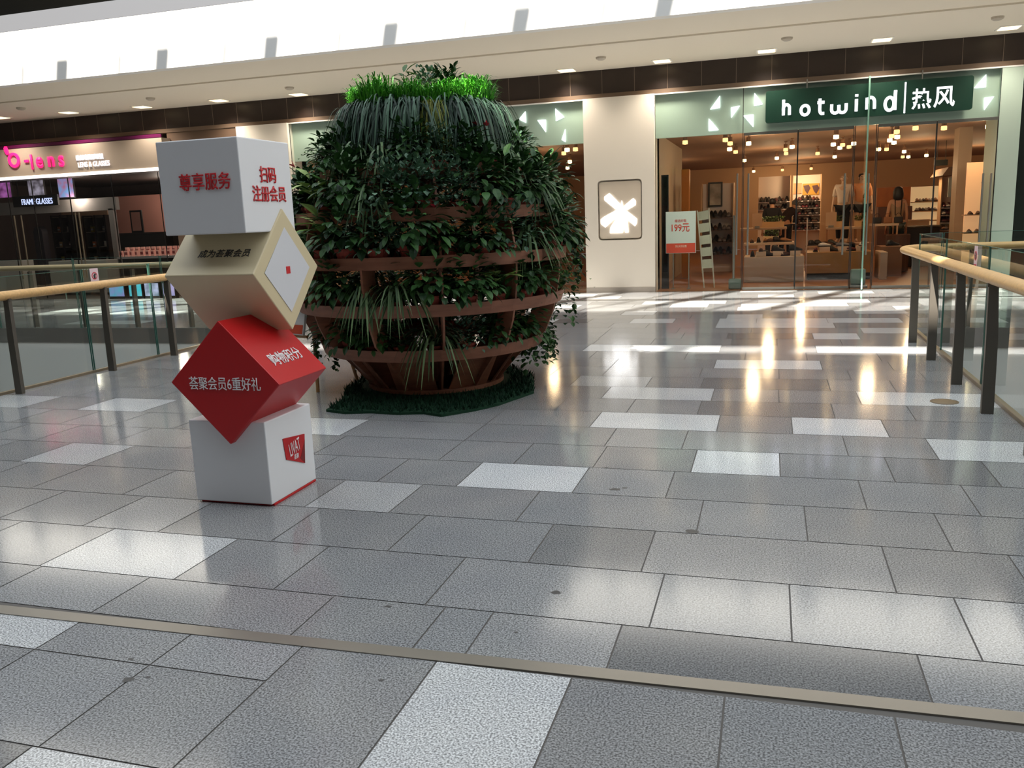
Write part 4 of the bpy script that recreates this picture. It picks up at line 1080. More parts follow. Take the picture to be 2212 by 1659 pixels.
for k, px in enumerate((1958,1978,1996)):
    q = at(px,488,22.3); t = thing('gift_box', 'cream box on the cash desk, %s from the left' % ORD[k], 'box', (q.x,22.3,p0.z), 'boxes on the cash desk')
    b = MB(); b.bbox((q.x-.1,22.22,p0.z),(q.x+.1,22.4,p0.z+.11),.006); b.build('box', mat('gift_cream', (230,186,146), .5), t); b = MB(); b.bbox((q.x-.105,22.215,p0.z+.11),(q.x+.105,22.405,p0.z+.14),.004); b.build('lid', mat('gift_lid', (240,206,170), .5), t)
p0, p1 = at(1922,506,20.5), at(1957,530,20.5)
tag(MB().lathe([(.18,0),(.23,.02),(.25,p0.z-.02),(.235,p0.z),(.22,p0.z-.02),(.16,.05)], ((p0.x+p1.x)/2,20.5,0), 20).build('basket', mat('basket_brown', (84,54,38), .8), fixn=True), 'round brown basket in front of the cash desk', 'basket')
p0, p1 = at(2020,346,24), at(2047,357,24)
t = thing('hanging_sign', 'small dark sign hanging from the ceiling above the cash desk', 'sign', (p0.x,24,p1.z))
b = MB(); b.box((p0.x,24,p1.z),(p1.x,24.04,p0.z)); b.build('board', mat('sign_dark', (30,34,28), .5), t)
for xx in (p0.x+.05,p1.x-.05): b = MB(); b.cyl((xx,24.02,p0.z),(xx,24.02,CZ),.006,n=6); b.build('hanger', M_black, t)
# grey awning-like bulkhead over the right shelves
p0, p1 = at(2033,368,22), at(2066,382,22)
tag(MB().prism([(p0.x,21.8,p0.z-.12),(p1.x,21.8,p0.z-.12),(p1.x,21.8,p0.z+.06),(p0.x+.12,21.8,p0.z+.06)], Y*1.6).build('canopy', mat('canopy_taupe', (140,112,92), .7), fixn=True), 'sloping taupe canopy over the right-hand shop shelves', 'canopy')
p0, p1 = at(2050,383,22.2), at(2065,425,22.2)
tag(MB().box((p0.x,22.2,p1.z),(p1.x,22.24,p0.z)).build('poster', mat('poster_pale_blue', (196,206,200), .5)), 'pale blue-white poster hanging under the taupe canopy', 'poster')
# warm-lit niche with two shelves by the right door
yn = 19.0
p0, p1 = at(2096,350,yn), at(2121,520,yn)
t = thing('wall_niche', 'glowing peach niche with two small shelves by the right-hand door handles', 'shelf unit', (p0.x,yn,0))
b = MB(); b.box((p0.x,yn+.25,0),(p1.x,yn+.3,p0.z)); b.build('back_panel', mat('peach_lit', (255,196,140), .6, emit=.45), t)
for py in (463,502): z = at(2105,py,yn).z; b = MB(); b.box((p0.x-.05,yn-.05,z-.02),(p1.x,yn+.25,z)); b.build('shelf', M_swall, t)
for j, py in enumerate((463,502)):
    z = at(2105,py,yn).z
    for k in range(2): shoe('brown', (p0.x+.07+k*.14, yn+.06, z), -PI/2, .8, 'brown shoe, %s on the %s shelf of the peach niche' % (['left','right'][k], ['upper','lower'][j]), 'shoes in the peach niche')
lamp((p0.x+.1,yn-.25,2.3), 8, (1,.7,.42), .08)
# dark poster panel by the right door and brown cabinet under it
p0, p1 = at(2125,345,20.2), at(2151,425,20.2)
tag(MB().box((p0.x,20.2,p1.z),(p1.x,20.25,p0.z)).build('poster', mat('poster_dark', (66,44,36), .5)), 'dark brown poster seen through the right-hand door', 'poster')
p2 = at(2125,428,20.2)
tag(MB().bbox((p0.x,20.2,0),(p1.x,20.6,p2.z-.03),.01).build('cabinet', mat('cabinet_brown', (122,76,48), .5)), 'mid-brown cabinet below the dark poster at the right', 'cabinet')

# ---- display tables
M_tw = mat('table_cream', (206,180,156), .5); M_oak = mat('table_oak', (176,128,72), .5, noise=.12, nscale=3)
def block_table(px0, px1, pyt, yq, dep, m, label, plinth=None, name='display_table'):
    a, c = at(px0, pyt, yq), at(px1, pyt, yq); t = thing(name, label, 'table', ((a.x+c.x)/2, yq, 0)); z = a.z
    z0 = 0
    if plinth: b = MB(); b.box((a.x+.03,yq+.03,0),(c.x-.03,yq+dep-.03,plinth)); b.build('plinth', M_black, t); z0 = plinth
    b = MB(); b.bbox((a.x,yq,z0),(c.x,yq+dep,z),.006); b.build('body', m, t)
    return t, a.x, c.x, z
def frame_table(px0, px1, pyt, yq, dep, label, m=M_tw):
    a, c = at(px0, pyt, yq), at(px1, pyt, yq); z = a.z; t = thing('display_table', label, 'table', ((a.x+c.x)/2, yq, 0))
    b = MB(); b.bbox((a.x,yq,z-.05),(c.x,yq+dep,z),.006); b.build('tabletop', m, t)
    for xx in (a.x+.03,c.x-.03):
        for yy in (yq+.03,yq+dep-.03): b = MB(); b.box((xx-.015,yy-.015,0),(xx+.015,yy+.015,z-.05)); b.build('leg', mat('leg_pale', (200,160,130), .4), t)
    return t, a.x, c.x, z
def shoes_on(x0, x1, yq, z, n, cols, where, riser=False):
    for k in range(n):
        x = x0+(x1-x0)*(k+.5)/n; c = cols[k % len(cols)]; zz = z
        if riser and k % 2:
            tag(MB().bbox((x-.10,yq-.08,z),(x+.10,yq+.12,z+.10),.004).build('riser_block', mat('riser_cream', (226,196,166), .5)), 'small cream riser under the %s shoe on %s' % (ORD[k], where), 'riser', 'risers on '+where); zz = z+.10
        shoe(c, (x, yq, zz), rsx.choice((0,.5,-.4,PI/2)), 1.0, '%s shoe, %s from left on %s' % (c, ORD[k], where), 'shoes on '+where)
t, x0, x1, z = block_table(1607,1737,556,18.2,.9,M_tw,'low cream block table nearest the glass, left of the oak counter')
shoes_on(x0+.08, x1-.08, 18.45, z, 6, ['black','brown','black'], 'the low cream table', True)
t, x0, x1, z = block_table(1742,1885,546,18.6,1.0,M_oak,'oak counter on a black plinth in the middle of the shop front', .13)
b = MB(); b.box((x0-.012,18.58,0),(x0+.012,18.61,1.25)); b.build('post', mat('post_cream', (230,190,160), .4), t)
shoes_on(x0+.1, x1-.1, 18.9, z, 6, ['maroon','white','black','grey'], 'the oak counter', True)
t, x0, x1, z = frame_table(1606,1716,526,19.8,.8,'pale framed table behind the low cream table, with a planter on it')
shoes_on(x0+.1, x1-.1, 20.1, z, 6, ['brown','black','tan'], 'the pale framed table')
t, x0, x1, z = frame_table(1742,1836,532,20.2,.8,'cream framed table behind the oak counter, with dark shoes on it', mat('table_taupe', (176,140,112), .5))
shoes_on(x0+.1, x1-.1, 20.5, z, 5, ['black','black','brown'], 'the cream framed table')
t, x0, x1, z = frame_table(1598,1700,494,22.5,.8,'far pale table carrying the long planter, in front of the person in black')
TZ1, TX = z, (x0,x1)
t, x0, x1, z = frame_table(1788,1872,492,22.0,.8,'far cream table with a green planter in front of the mannequins')
TZ2, TX2 = z, (x0,x1)
t, x0, x1, z = block_table(1902,1918,545,18.4,.9,M_tw,'narrow cream block table at the right, beside the door edge')
t, x0, x1, z = frame_table(1885,1942,484,20.6,.7,'small high table with bags left of the woman')
for k in range(3):
    q = x0+.12+k*.22; t2 = thing('handbag', 'small %s handbag on the high table, %s from the left' % (['black','tan','black'][k], ORD[k]), 'bag', (q,20.9,z), 'handbags on the high table')
    m = mat('bag_'+['black','tan','black'][k], [(34,28,26),(150,100,64),(34,28,26)][k], .5)
    b = MB(); b.bbox((q-.09,20.85,z),(q+.09,20.95,z+.14),.02); b.build('body', m, t2)
    b = MB(); b.tube([(q+.06*math.cos(a),20.9,z+.13+.09*math.sin(a)) for a in [PI*i/8 for i in range(9)]], .006, 6); b.build('handle', m, t2)
t, x0, x1, z = block_table(1902,1950,533,19.2,.8,mat('table_brown', (140,104,82), .5),'brown-grey low table at the right with a dark shoe on it')
shoes_on(x0+.15, x1-.1, 19.5, z, 2, ['black'], 'the brown-grey low table')
# planters with greenery
M_herb = leaf_mat('herb_green', (50,84,28), (104,130,52))
def planter(px0, px1, py, yq, zb, label, h=.14):
    a, c = at(px0,py,yq).x, at(px1,py,yq).x; t = thing('planter_box', label, 'planter', ((a+c)/2,yq,zb), 'planters on the shop tables')
    b = MB(); b.bbox((a,yq-.1,zb),(c,yq+.1,zb+h),.006); b.build('box', mat('planter_cream', (236,200,150), .5), t)
    b = MB(); rq = random.Random(px0)
    for k in range(int(420*(c-a))):
        p = Vector((rq.uniform(a+.01,c-.01), yq+rq.uniform(-.1,.1), zb+h-.01+rq.uniform(0,.13))); oval(b, p, (rq.uniform(-1,1),rq.uniform(-1,1),rq.uniform(.1,1)), rq.uniform(.05,.08), .03, Z, .3)
    b.build('greenery', M_herb, t)
planter(1628,1694,484,22.75,TZ1,'long cream planter of green herbs in front of the person in black')
planter(1797,1822,492,22.3,TZ2,'cream planter of green herbs in front of the white-topped mannequin')
planter(1846,1870,490,22.3,TZ2,'cream planter of green herbs in front of the mannequin in shorts')
planter(1648,1682,520,20.3,at(1660,526,19.8).z,'low cream planter of green herbs on the pale framed table')
for px, py, yq, zb, lab in ((1636,470,22.6,TZ1,'blank cream card standing on the far pale table'),(1795,470,22.2,TZ2,'blank cream card standing on the far cream table')):
    q = at(px,py,yq); t = thing('display_card', lab, 'card', (q.x,yq,zb), 'blank cards on the far tables')
    b = MB(); b.box((q.x-.12,yq-.1,zb+.04),(q.x+.12,yq-.085,zb+.36)); b.build('card', mat('card_cream', (230,196,160), .5), t)
    b = MB(); b.box((q.x-.06,yq-.14,zb),(q.x+.06,yq-.05,zb+.05)); b.build('holder', M_steel, t)

# ---- figures
def skin(name, nodes, edges, m, parent, levels=2):
    """one continuous body grown round a skeleton: nodes = {key: (xyz, radius)}"""
    keys = list(nodes); ix = {k:i for i,k in enumerate(keys)}; me = bpy.data.meshes.new(name)
    me.from_pydata([nodes[k][0] for k in keys], [(ix[a],ix[b]) for a,b in edges], [])
    o = bpy.data.objects.new(name, me); C.objects.link(o)
    bm = bmesh.new(); bm.from_mesh(me); lay = bm.verts.layers.skin.verify(); bm.verts.ensure_lookup_table()
    for k, i in ix.items():
        r = nodes[k][1]; bm.verts[i][lay].radius = r if isinstance(r, tuple) else (r,r); bm.verts[i][lay].use_root = (i == 0)
    bm.to_mesh(me); bm.free()
    o.modifiers.new('skin','SKIN').use_smooth_shade = True
    sb = o.modifiers.new('sub','SUBSURF'); sb.levels = levels; sb.render_levels = levels
    me2 = bpy.data.meshes.new_from_object(o.evaluated_get(bpy.context.evaluated_depsgraph_get()))
    bpy.data.objects.remove(o); me2.materials.clear(); me2.materials.append(m)
    for p in me2.polygons: p.use_smooth = True
    ob = bpy.data.objects.new(name, me2); C.objects.link(ob); ob.parent = parent
    return ob
def figure(name, label, cat, loc, rz, sc, skin_m, pose=None, head=True, hair=None, clothes=()):
    t = thing(name, label, cat, loc); t.rotation_euler = (0,0,rz); t.scale = (sc*(.82 if 'woman' in label else 1),sc,sc)
    J = {'pel':((0,0,.93),(.15,.11)),'sp':((0,0,1.1),(.125,.095)),'ch':((0,.0,1.28),(.16,.105)),'nb':((0,-.01,1.43),.062),'nk':((0,.0,1.50),.052)}
    if head: J.update({'hd':((0,.012,1.575),(.072,.088)),'ht':((0,.0,1.66),(.068,.082))})
    for s, q in ((1,'l'),(-1,'r')):
        J.update({'sh'+q:((s*.17,0,1.39),.055),'el'+q:((s*.225,-.02,1.12),.041),'wr'+q:((s*.235,.06,.88),.029),'pa'+q:((s*.235,.085,.81),(.036,.02)),
                  'hp'+q:((s*.085,0,.87),.095),'kn'+q:((s*.095,.02,.48),.058),'an'+q:((s*.095,-.02,.09),.04),'to'+q:((s*.11,.13,.035),.032)})
        for k, (dx, L) in enumerate(((-.022,.062),(-.008,.072),(.008,.068),(.022,.052))):
            J['f%d%s'%(k,q)] = ((s*(.235+dx),.10,.755),.009); J['g%d%s'%(k,q)] = ((s*(.235+dx),.115,.765-L),.008)
        J['tb'+q] = ((s*.205,.11,.80),.010); J['tc'+q] = ((s*.20,.135,.765),.009)
    if pose: 
        for k, v in pose.items(): J[k] = (v, J[k][1])
    E_ = [('pel','sp'),('sp','ch'),('ch','nb'),('nb','nk')] + ([('nk','hd'),('hd','ht')] if head else [])
    for q in 'lr':
        E_ += [('ch','sh'+q),('sh'+q,'el'+q),('el'+q,'wr'+q),('wr'+q,'pa'+q),('pel','hp'+q),('hp'+q,'kn'+q),('kn'+q,'an'+q),('an'+q,'to'+q),('pa'+q,'tb'+q),('tb'+q,'tc'+q)]
        for k in range(4): E_ += [('pa'+q,'f%d%s'%(k,q)),('f%d%s'%(k,q),'g%d%s'%(k,q))]
    used_ = {}
    for a, b_ in E_: used_[a] = J[a]; used_[b_] = J[b_]
    body = skin('body', used_, E_, skin_m, t)
    if head:
        h, tp = Vector(J['hd'][0]), Vector(J['ht'][0])
        f = MB()
        f.lathe([(.001,0),(.014,.006),(.010,.03),(.001,.045)], h+Vector((0,.085,-.02)), 8); f.build('nose', skin_m, t, smooth=True)
        for s in (-1,1):
            MB().lathe([(.001,-.011),(.010,-.006),(.012,0),(.010,.006),(.001,.011)], h+Vector((s*.03,.076,.03)), 8).build('eye', mat('eye_dark', (40,30,26), .3), t, smooth=True)
            MB().lathe([(.001,-.03),(.012,-.02),(.015,0),(.012,.02),(.001,.03)], h+Vector((s*.078,.0,.0)), 8).build('ear', skin_m, t, smooth=True)
        MB().box((h.x-.022,h.y+.074,h.z-.048),(h.x+.022,h.y+.086,h.z-.038)).build('mouth', mat('lips', (150,80,70), .5), t)
        if hair:
            ln, hm = hair
            hn = {'a':(tuple(tp+Vector((0,-.01,.03))),(.082,.09)),'b':(tuple(h+Vector((0,-.03,.03))),(.094,.09)),'c':(tuple(h+Vector((0,-.065,-.05))),(.098,.055))}
            ee = [('a','b'),('b','c')]
            if ln > .1: hn['b'] = (hn['b'][0],(.125,.11)); hn['c'] = (hn['c'][0],(.14,.085)); hn['d'] = (tuple(h+Vector((0,-.08,-.05-ln))),(.13,.06)); ee.append(('c','d'))
            skin('hair', hn, ee, hm, t)
    for nm, m, parts, grow in clothes:
        nn_ = {}; ee = []
        for a, b_ in E_:
            if a in parts and b_ in parts: ee.append((a,b_)); nn_[a] = J[a]; nn_[b_] = J[b_]
        for k in parts:
            if isinstance(parts, dict) and parts[k] is not None: nn_[k] = (parts[k], J.get(k,((0,0,0),.1))[1])
        grown = {}
        for k, (c, r) in nn_.items(): grown[k] = (c, tuple(x+grow for x in r) if isinstance(r, tuple) else (r+grow))
        skin(nm, grown, ee, m, t)
    for ch in t.children:
        if ch.name.split('.')[0] in ('nose','eye','ear','mouth'): ch.data.transform(Matrix.Translation(t.location)) 
    return t
M_skin = mat('skin_tone', (206,156,124), .55); M_hair = mat('hair_black', (18,15,15), .5)
M_cb = mat('cloth_black', (22,21,23), .85); M_cw = mat('cloth_white', (226,214,204), .85); M_cd = mat('cloth_dark_brown', (52,36,32), .85)
M_cbeige = mat('cloth_sand', (176,146,116), .85); M_green = mat('cloth_dark_green', (26,44,40), .85)
T_ = lambda *k: {q:None for q in k}
torso = T_('pel','sp','ch','nb','shl','shr','ell','elr')
trous = T_('pel','hpl','hpr','knl','knr','anl','anr')
q = at(1937,560,22.0)
HPS = lambda s: (s*.095,.01,.66)
woman = figure('person', 'woman seen from behind with long black hair, straps over a sand top and dark shorts', 'person', (at(1937,480,20.6+.9).x,21.5,0), 0, 1.1, M_skin, hair=(.14,M_hair),
   clothes=[('top', M_cbeige, T_('pel','sp','ch','nb','shl','shr'), .012), ('shorts', M_green, {'pel':None,'hpl':None,'hpr':None,'knl':HPS(1),'knr':HPS(-1)}, .022)])
for s in (-1,1): MB().tube([woman.location+Vector((s*.085,.12,1.25*1.1)), woman.location+Vector((s*.09,.03,1.5*1.1)), woman.location+Vector((s*.085,-.13,1.42*1.1)), woman.location+Vector((s*.07,-.145,1.1*1.1))], .014, 6).build('strap', M_cb, None)
for o in [o for o in bpy.data.objects if o.name.split('.')[0] == 'strap' and o.parent is None]:
    o.data.transform(Matrix.Translation(-woman.location)); o.data.transform(Matrix.Scale(1/1.1,4)); o.parent = woman
figure('person', 'person in black short-sleeved clothes behind the long planter, seen from behind', 'person', (at(1668,460,24.6).x,24.6,0),  .1, 1.03, M_skin, hair=(.03,M_hair),
   clothes=[('shirt', M_cb, torso, .016), ('trousers', M_cb, trous, .016)])
lean = {'sp':(-.04,.06,1.1),'ch':(.10,.12,1.24),'nb':(.2,.16,1.36),'nk':(.22,.18,1.42),'hd':(.25,.21,1.49),'ht':(.26,.21,1.57),
        'shl':(.24,.08,1.27),'shr':(.06,.26,1.30),'ell':(.30,.2,1.02),'elr':(.12,.42,1.1),'wrl':(.3,.40,.95),'wrr':(.14,.58,1.0),'pal':(.3,.46,.93),'par':(.14,.64,.97)}
for qq, bx, by_, bz in (('l',.30,.50,.92),('r',.14,.68,.96)):
    for k in range(4):
        lean['f%d%s'%(k,qq)] = (bx+(-.022,-.008,.008,.022)[k],by_+.02,bz); lean['g%d%s'%(k,qq)] = (bx+(-.022,-.008,.008,.022)[k],by_+.08,bz-.02)
    lean['tb'+qq] = (bx-.03,by_-.01,bz+.01); lean['tc'+qq] = (bx-.04,by_+.03,bz+.01)
figure('person', 'person in dark brown leaning towards the back shoe shelf', 'person', (at(1709,460,26.5).x-.15,26.5,0), 0, 1.06, M_skin, pose=lean, hair=(.03,mat('cap_grey',(110,106,104),.7)),
   clothes=[('jacket', M_cd, T_('pel','sp','ch','nb','shl','shr','ell','elr','wrl','wrr'), .018), ('trousers', M_cb, trous, .016)])
M_man = mat('mannequin_cream', (214,182,156), .5)
ym = 20.9+2.2
pz = .55
def plinth(x, lab):
    tag(MB().bbox((x-.3,ym-.3,0),(x+.3,ym+.3,pz),.01).build('display_plinth', mat('plinth_cream', (200,170,146), .5)), lab, 'plinth', 'plinths under the mannequins')
xm1, xm2_ = at(1822,420,ym).x, at(1861,420,ym).x
plinth(xm1, 'cream plinth under the white-topped mannequin'); plinth(xm2_, 'cream plinth under the mannequin in black shorts')
figure('mannequin', 'mannequin in a white top and black trousers behind the left door handles', 'mannequin', (xm1,ym,pz), PI*.9, 1.0, M_man,
   clothes=[('top', M_cw, torso, .016), ('trousers', M_cb, trous, .018)])
figure('mannequin', 'mannequin in a peach top and black shorts behind the glass fin', 'mannequin', (xm2_,ym,pz), PI*1.05, 1.0, M_man, hair=(.05,M_hair),
   clothes=[('top', mat('cloth_peach', (230,164,116), .85), torso, .018), ('shorts', M_cb, {'pel':None,'hpl':None,'hpr':None,'knl':(.1,.01,.68),'knr':(-.1,.01,.68)}, .03)])

# ================================================================ CONTACT LENS SHOP
LX0, LX1 = -20.9, -12.75
M_od = mat('lens_shop_dark', (66,56,52), .6)
b = MB(); b.box((LX0,WY,-.2),(LX1,23,-.001)); struct(b.build('floor_lens_shop', mat('lens_floor', (92,74,66), .4)))
b = MB(); b.box((LX0,WY,2.95),(LX1,23,3.1)); struct(b.build('ceiling_lens_shop', M_od))
b = MB(); b.box((LX0,22.8,0),(LX1,23,3)); struct(b.build('wall_lens_back', M_od))
b = MB(); b.box((LX1-.15,WY+.3,0),(LX1,23,3)); struct(b.build('wall_lens_right', mat('lens_wall_mauve', (150,116,104), .7)))
b = MB(); b.box((LX0,WY+.3,0),(LX0+.1,23,3)); struct(b.build('wall_lens_left', M_od))
t = thing('shop_sign', 'cream fascia sign with pink and white glowing letters over the contact lens shop', 'sign', (-16.5,WY-.3,3.2))
ys = WY-.3
fx1 = at(352,330,ys).x; fz0, fz1 = at(350,366,ys).z, at(350,297,ys).z
b = MB(); b.box((LX0,ys,fz0+.05),(fx1,WY-.02,fz1)); b.build('sign_board', mat('fascia_taupe', (190,174,158), .6), t)
b = MB()
xx = LX0
while xx < fx1-.05: b.box((xx+.012,ys-.015,fz0),(min(xx+1.35,fx1)-.012,WY-.05,fz0+.05)); xx += 1.35
b.build('light_strip', mat('tube_white', (255,250,242), .5, emit=1.5), t)
M_pk = mat('sign_pink', (255,40,128), .5, emit=.95)
M_mag = mat('strip_magenta', (92,20,68), .4)
b = MB(); b.box((LX0,ys+.02,fz1+.015),(fx1-.02,ys+.06,fz1+.085)); b.build('top_strip', M_mag, t)
def onf(px, py): return at(px, py, ys-.02)
c = onf(30,346); rr = .165
ring = [(rr*math.cos(2*PI*k/32), rr*1.02*math.sin(2*PI*k/32)) for k in range(32)]; rin = [(rr*.62*math.cos(2*PI*k/32), rr*.66*math.sin(2*PI*k/32)) for k in range(32)]
flat_sheet('letter', ring, [rin], c, X, Z, .03, M_pk, t)
q = onf(13,325); flat_sheet('letter', [(-.05,.05),(-.02,.09),(.03,.085),(.055,-.02),(.07,-.09),(.0,-.10),(-.045,-.02)], [], q, X, Z, .03, M_pk, t)
q = onf(57,348); flat_sheet('letter', [(-.055,-.028),(.055,-.028),(.055,.028),(-.055,.028)], [], q, X, Z, .03, M_pk, t)
for ch, px, py, w_, h_ in (('l',68,350,.045,.33),('e',85,351,.185,.25),('n',110,349,.175,.23),('s',132,348,.145,.25)):
    lettering('letter', ch, onf(px,py)+Vector((0,.012,0)), X, Z, w_, h_, M_pk, t, .02, .028)
lettering('lettering', '欧朗睛隐形眼镜', onf(193,339)+Vector((0,.012,0)), X, Z, .74, .12, M_sl, t, .015, .0)
lettering('lettering', 'LENS & GLASSES', onf(202,354)+Vector((0,.012,0)), X, Z, .86, .11, M_sl, t, .015, .0)
lz = fz0-.02
for i, (pa, pb2) in enumerate(((-30,25),(25,78),(78,157),(157,250),(250,352))):
    o = pane(20+i, at(pa,470,WY).x+.004, at(pb2,470,WY).x-.004, .02, lz)
for px in (40,55,172,180):
    x = at(px,500,WY).x; struct(MB().cyl((x,WY-.06,.5),(x,WY-.06,2.0),.016,n=8).build('trim_rod', mat('rod_brass', (130,118,100), .4, .5)))
# things inside
def px_box(name, x0, y0, x1, y1, yq, dep, m, lab=None, cat=None, group=None, parent=None, floor_=False):
    a, c = at(x0,y0,yq), at(x1,y1,yq)
    b = MB(); b.box((a.x,yq,0 if floor_ else c.z),(c.x,yq+dep,a.z)); o = b.build(name, m, parent)
    if lab: tag(o, lab, cat, group)
    return o
def screen_mat(name, c1, c2, e):
    m = bpy.data.materials.new(name); m.use_nodes = True; nt = m.node_tree; bs = nt.nodes['Principled BSDF']
    tc = nt.nodes.new('ShaderNodeTexCoord'); nz = nt.nodes.new('ShaderNodeTexNoise'); nz.inputs['Scale'].default_value = 4
    rp = nt.nodes.new('ShaderNodeValToRGB'); rp.color_ramp.elements[0].position = .35; rp.color_ramp.elements[1].position = .65
    rp.color_ramp.elements[0].color = (*lin(c1),1); rp.color_ramp.elements[1].color = (*lin(c2),1)
    nt.links.new(tc.outputs['Object'], nz.inputs['Vector']); nt.links.new(nz.outputs['Fac'], rp.inputs['Fac'])
    nt.links.new(rp.outputs['Color'], bs.inputs['Base Color']); nt.links.new(rp.outputs['Color'], bs.inputs['Emission Color']); bs.inputs['Emission Strength'].default_value = e
    return m
yi = 18.5
for (x0,y0,x1,y1), cs_, lab in (((-30,397,25,426),((190,110,190),(90,40,80)),'purple poster screen at the far left under the shop fascia'),((58,388,96,424),((190,180,200),(60,50,56)),'dim portrait poster screen under the shop fascia'),((123,387,160,425),((120,180,240),(200,120,160)),'blue and pink poster screen under the shop fascia')):
    a = at(x0,y0,yi); t = thing('poster_screen', lab, 'screen', (a.x,yi,a.z), 'poster screens in the contact lens shop')
    px_box('casing', x0-1, y0-1, x1+1, y1+1, yi, .06, M_black, parent=t); px_box('display', x0, y0, x1, y1, yi-.012, .012, screen_mat('screen_%d' % x0, *cs_, .55), parent=t)
    for f_ in (.25,.75): xq = a.x+(at(x1,y0,yi).x-a.x)*f_; MB().cyl((xq,yi+.03,a.z),(xq,yi+.03,2.95),.01,n=6).build('hanger', M_black, t)
a = at(30,425,18.4)
t = thing('hanging_sign', 'dark board with glowing white words about glasses frames, under the poster screens', 'sign', (a.x,18.4,a.z))
px_box('board', 26, 425, 126, 443, 18.4, .06, M_black, parent=t)
q = at(79,435,18.38); lettering('lettering', 'FRAME GLASSES', (q.x,18.398,q.z), X, Z, 1.02, .15, mat('sign_letter_blue', (200,210,255), .5, emit=1.3), t, .012, .0)
for px in (40,112): xq = at(px,425,18.43).x; MB().cyl((xq,18.43,at(px,425,18.43).z),(xq,18.43,2.95),.012,n=6).build('hanger', M_black, t)
t = thing('portal_frame', 'grey square portal frame standing inside the contact lens shop', 'frame', (at(240,450,18.7).x,18.7,0))
px_box('lintel', -40, 441, 252, 453, 18.7, .12, mat('portal_grey', (150,146,142), .5), parent=t); px_box('post', 243, 450, 252, 600, 18.7, .12, MATS['portal_grey'], parent=t, floor_=True)
yk = 21.0
px_box('wall_panel', 60, 455, 245, 560, yk+.45, .05, mat('peach_wall', (206,170,140), .7, ), 'peach wall panel behind the black shelf cabinets', 'panel', floor_=True)
for i, (x0, x1, lab) in enumerate(((-10,24,'black glass display cabinet at the far left of the lens shop'),(106,160,'tall black display cabinet behind the white plinth'),(176,238,'tall black display cabinet beside the grey portal post'))):
    a, c = at(x0,466,yk), at(x1,556,yk); t = thing('display_cabinet', lab, 'cabinet', (a.x,yk,0), 'cabinets in the contact lens shop')
    for xx in (a.x, (a.x+c.x)/2, c.x-.07): MB().box((xx,yk,0),(xx+.07,yk+.35,a.z)).build('upright', M_black, t)
    MB().box((a.x,yk+.33,0),(c.x,yk+.36,a.z)).build('back_panel', mat('cabinet_back', (112,96,88), .6), t)
    for k in range(5): z = .25+k*(a.z-.3)/4; MB().box((a.x+.07,yk+.02,z-.015),(c.x-.07,yk+.33,z)).build('shelf', mat('cabinet_shelf', (150,136,124), .5), t)
    for k in range(6):
        col = [(200,110,50),(220,214,200),(196,180,40),(120,120,130),(190,160,110),(90,70,66)][(k+i*2)%6]
        xq = a.x+(c.x-a.x)*(.27+.5*(k%2)); z = .25+(k//2+1)*(a.z-.3)/4
        t2 = thing('lens_box', '%s box on the %s shelf of the %s cabinet, %s side' % (['orange','white','yellow','grey','tan','dark'][(k+i*2)%6], ORD[k//2], ['far left','middle','right'][i], ['left','right'][k%2]), 'box', (xq,yk+.15,z), 'boxes in the black cabinets')
        MB().bbox((xq-.05,yk+.1,z),(xq+.05,yk+.2,z+.16),.004).build('carton', mat('carton_%d' % ((k+i*2)%6), col, .5), t2); MB().box((xq-.04,yk+.097,z+.05),(xq+.04,yk+.1,z+.1)).build('front_patch', mat('patch_pale', (230,220,210), .5), t2)
a = at(70,490,19.2); c = at(101,575,19.2)
t = thing('display_stand', 'dark round-topped display stand in front of the lit peach wall', 'display stand', ((a.x+c.x)/2,19.3,0))
w2 = (c.x-a.x)/2; xc = (a.x+c.x)/2
b = MB(); b.prism([(xc-w2,19.2,.12),(xc+w2,19.2,.12),(xc+w2,19.2,a.z-.2)]+[(xc+w2*math.cos(q),19.2,a.z-.2+.2*math.sin(q)) for q in [PI*k/10 for k in range(1,10)]]+[(xc-w2,19.2,a.z-.2)], Y*.2); b.build('panel', mat('stand_dark', (54,54,60), .5), t, fixn=True)
MB().bbox((xc-w2-.05,19.12,0),(xc+w2+.05,19.5,.12),.01).build('base', M_black, t)
for x0, x1, lab in ((-30,44,'low white plinth at the far left of the lens shop window'),(104,228,'long low white plinth in the lens shop window')):
    a = at(x0,565,17.4); c = at(x1,558,17.4); t = thing('window_plinth', lab, 'plinth', (a.x,17.4,0), 'white plinths in the lens shop')
    MB().bbox((a.x,17.4,.06),(c.x,17.8,a.z),.01).build('body', mat('plinth_white', (200,190,182), .5), t); MB().box((a.x+.03,17.43,0),(c.x-.03,17.77,.06)).build('plinth_foot', M_black, t)
# pink goods table at the right, mirror, dark counter
px_box('wall_panel', 247, 425, 372, 520, 21.5, .05, mat('pink_lit_wall', (222,160,144), .7), 'pink-lit wall panel behind the mirror in the lens shop', 'panel', floor_=True)
a, c = at(279,455,20.2), at(310,502,20.2)
t = thing('table_mirror', 'square black-framed mirror standing on the dark counter', 'mirror', (a.x,20.2,c.z))
MB().box((a.x,20.2,c.z),(c.x,20.24,a.z)).build('frame', M_black, t); MB().box((a.x+.05,20.19,c.z+.05),(c.x-.05,20.2,a.z-.05)).build('glass', mat('mirror_pink', (226,170,156), .15, .3), t)
a2, c2 = at(252,503,20.0), at(376,530,20.0)
zc = c.z
t = thing('counter', 'dark counter under the square mirror in the lens shop', 'counter', (a2.x,20,0))
MB().bbox((a2.x,20.0,.0),(c2.x,20.6,zc-.04),.01).build('body', M_black, t); MB().bbox((a2.x-.03,19.97,zc-.04),(c2.x+.03,20.63,zc),.005).build('top', mat('counter_top_dark', (48,40,38), .3), t)
a3, c3 = at(252,556,18.3), at(376,556,18.3)
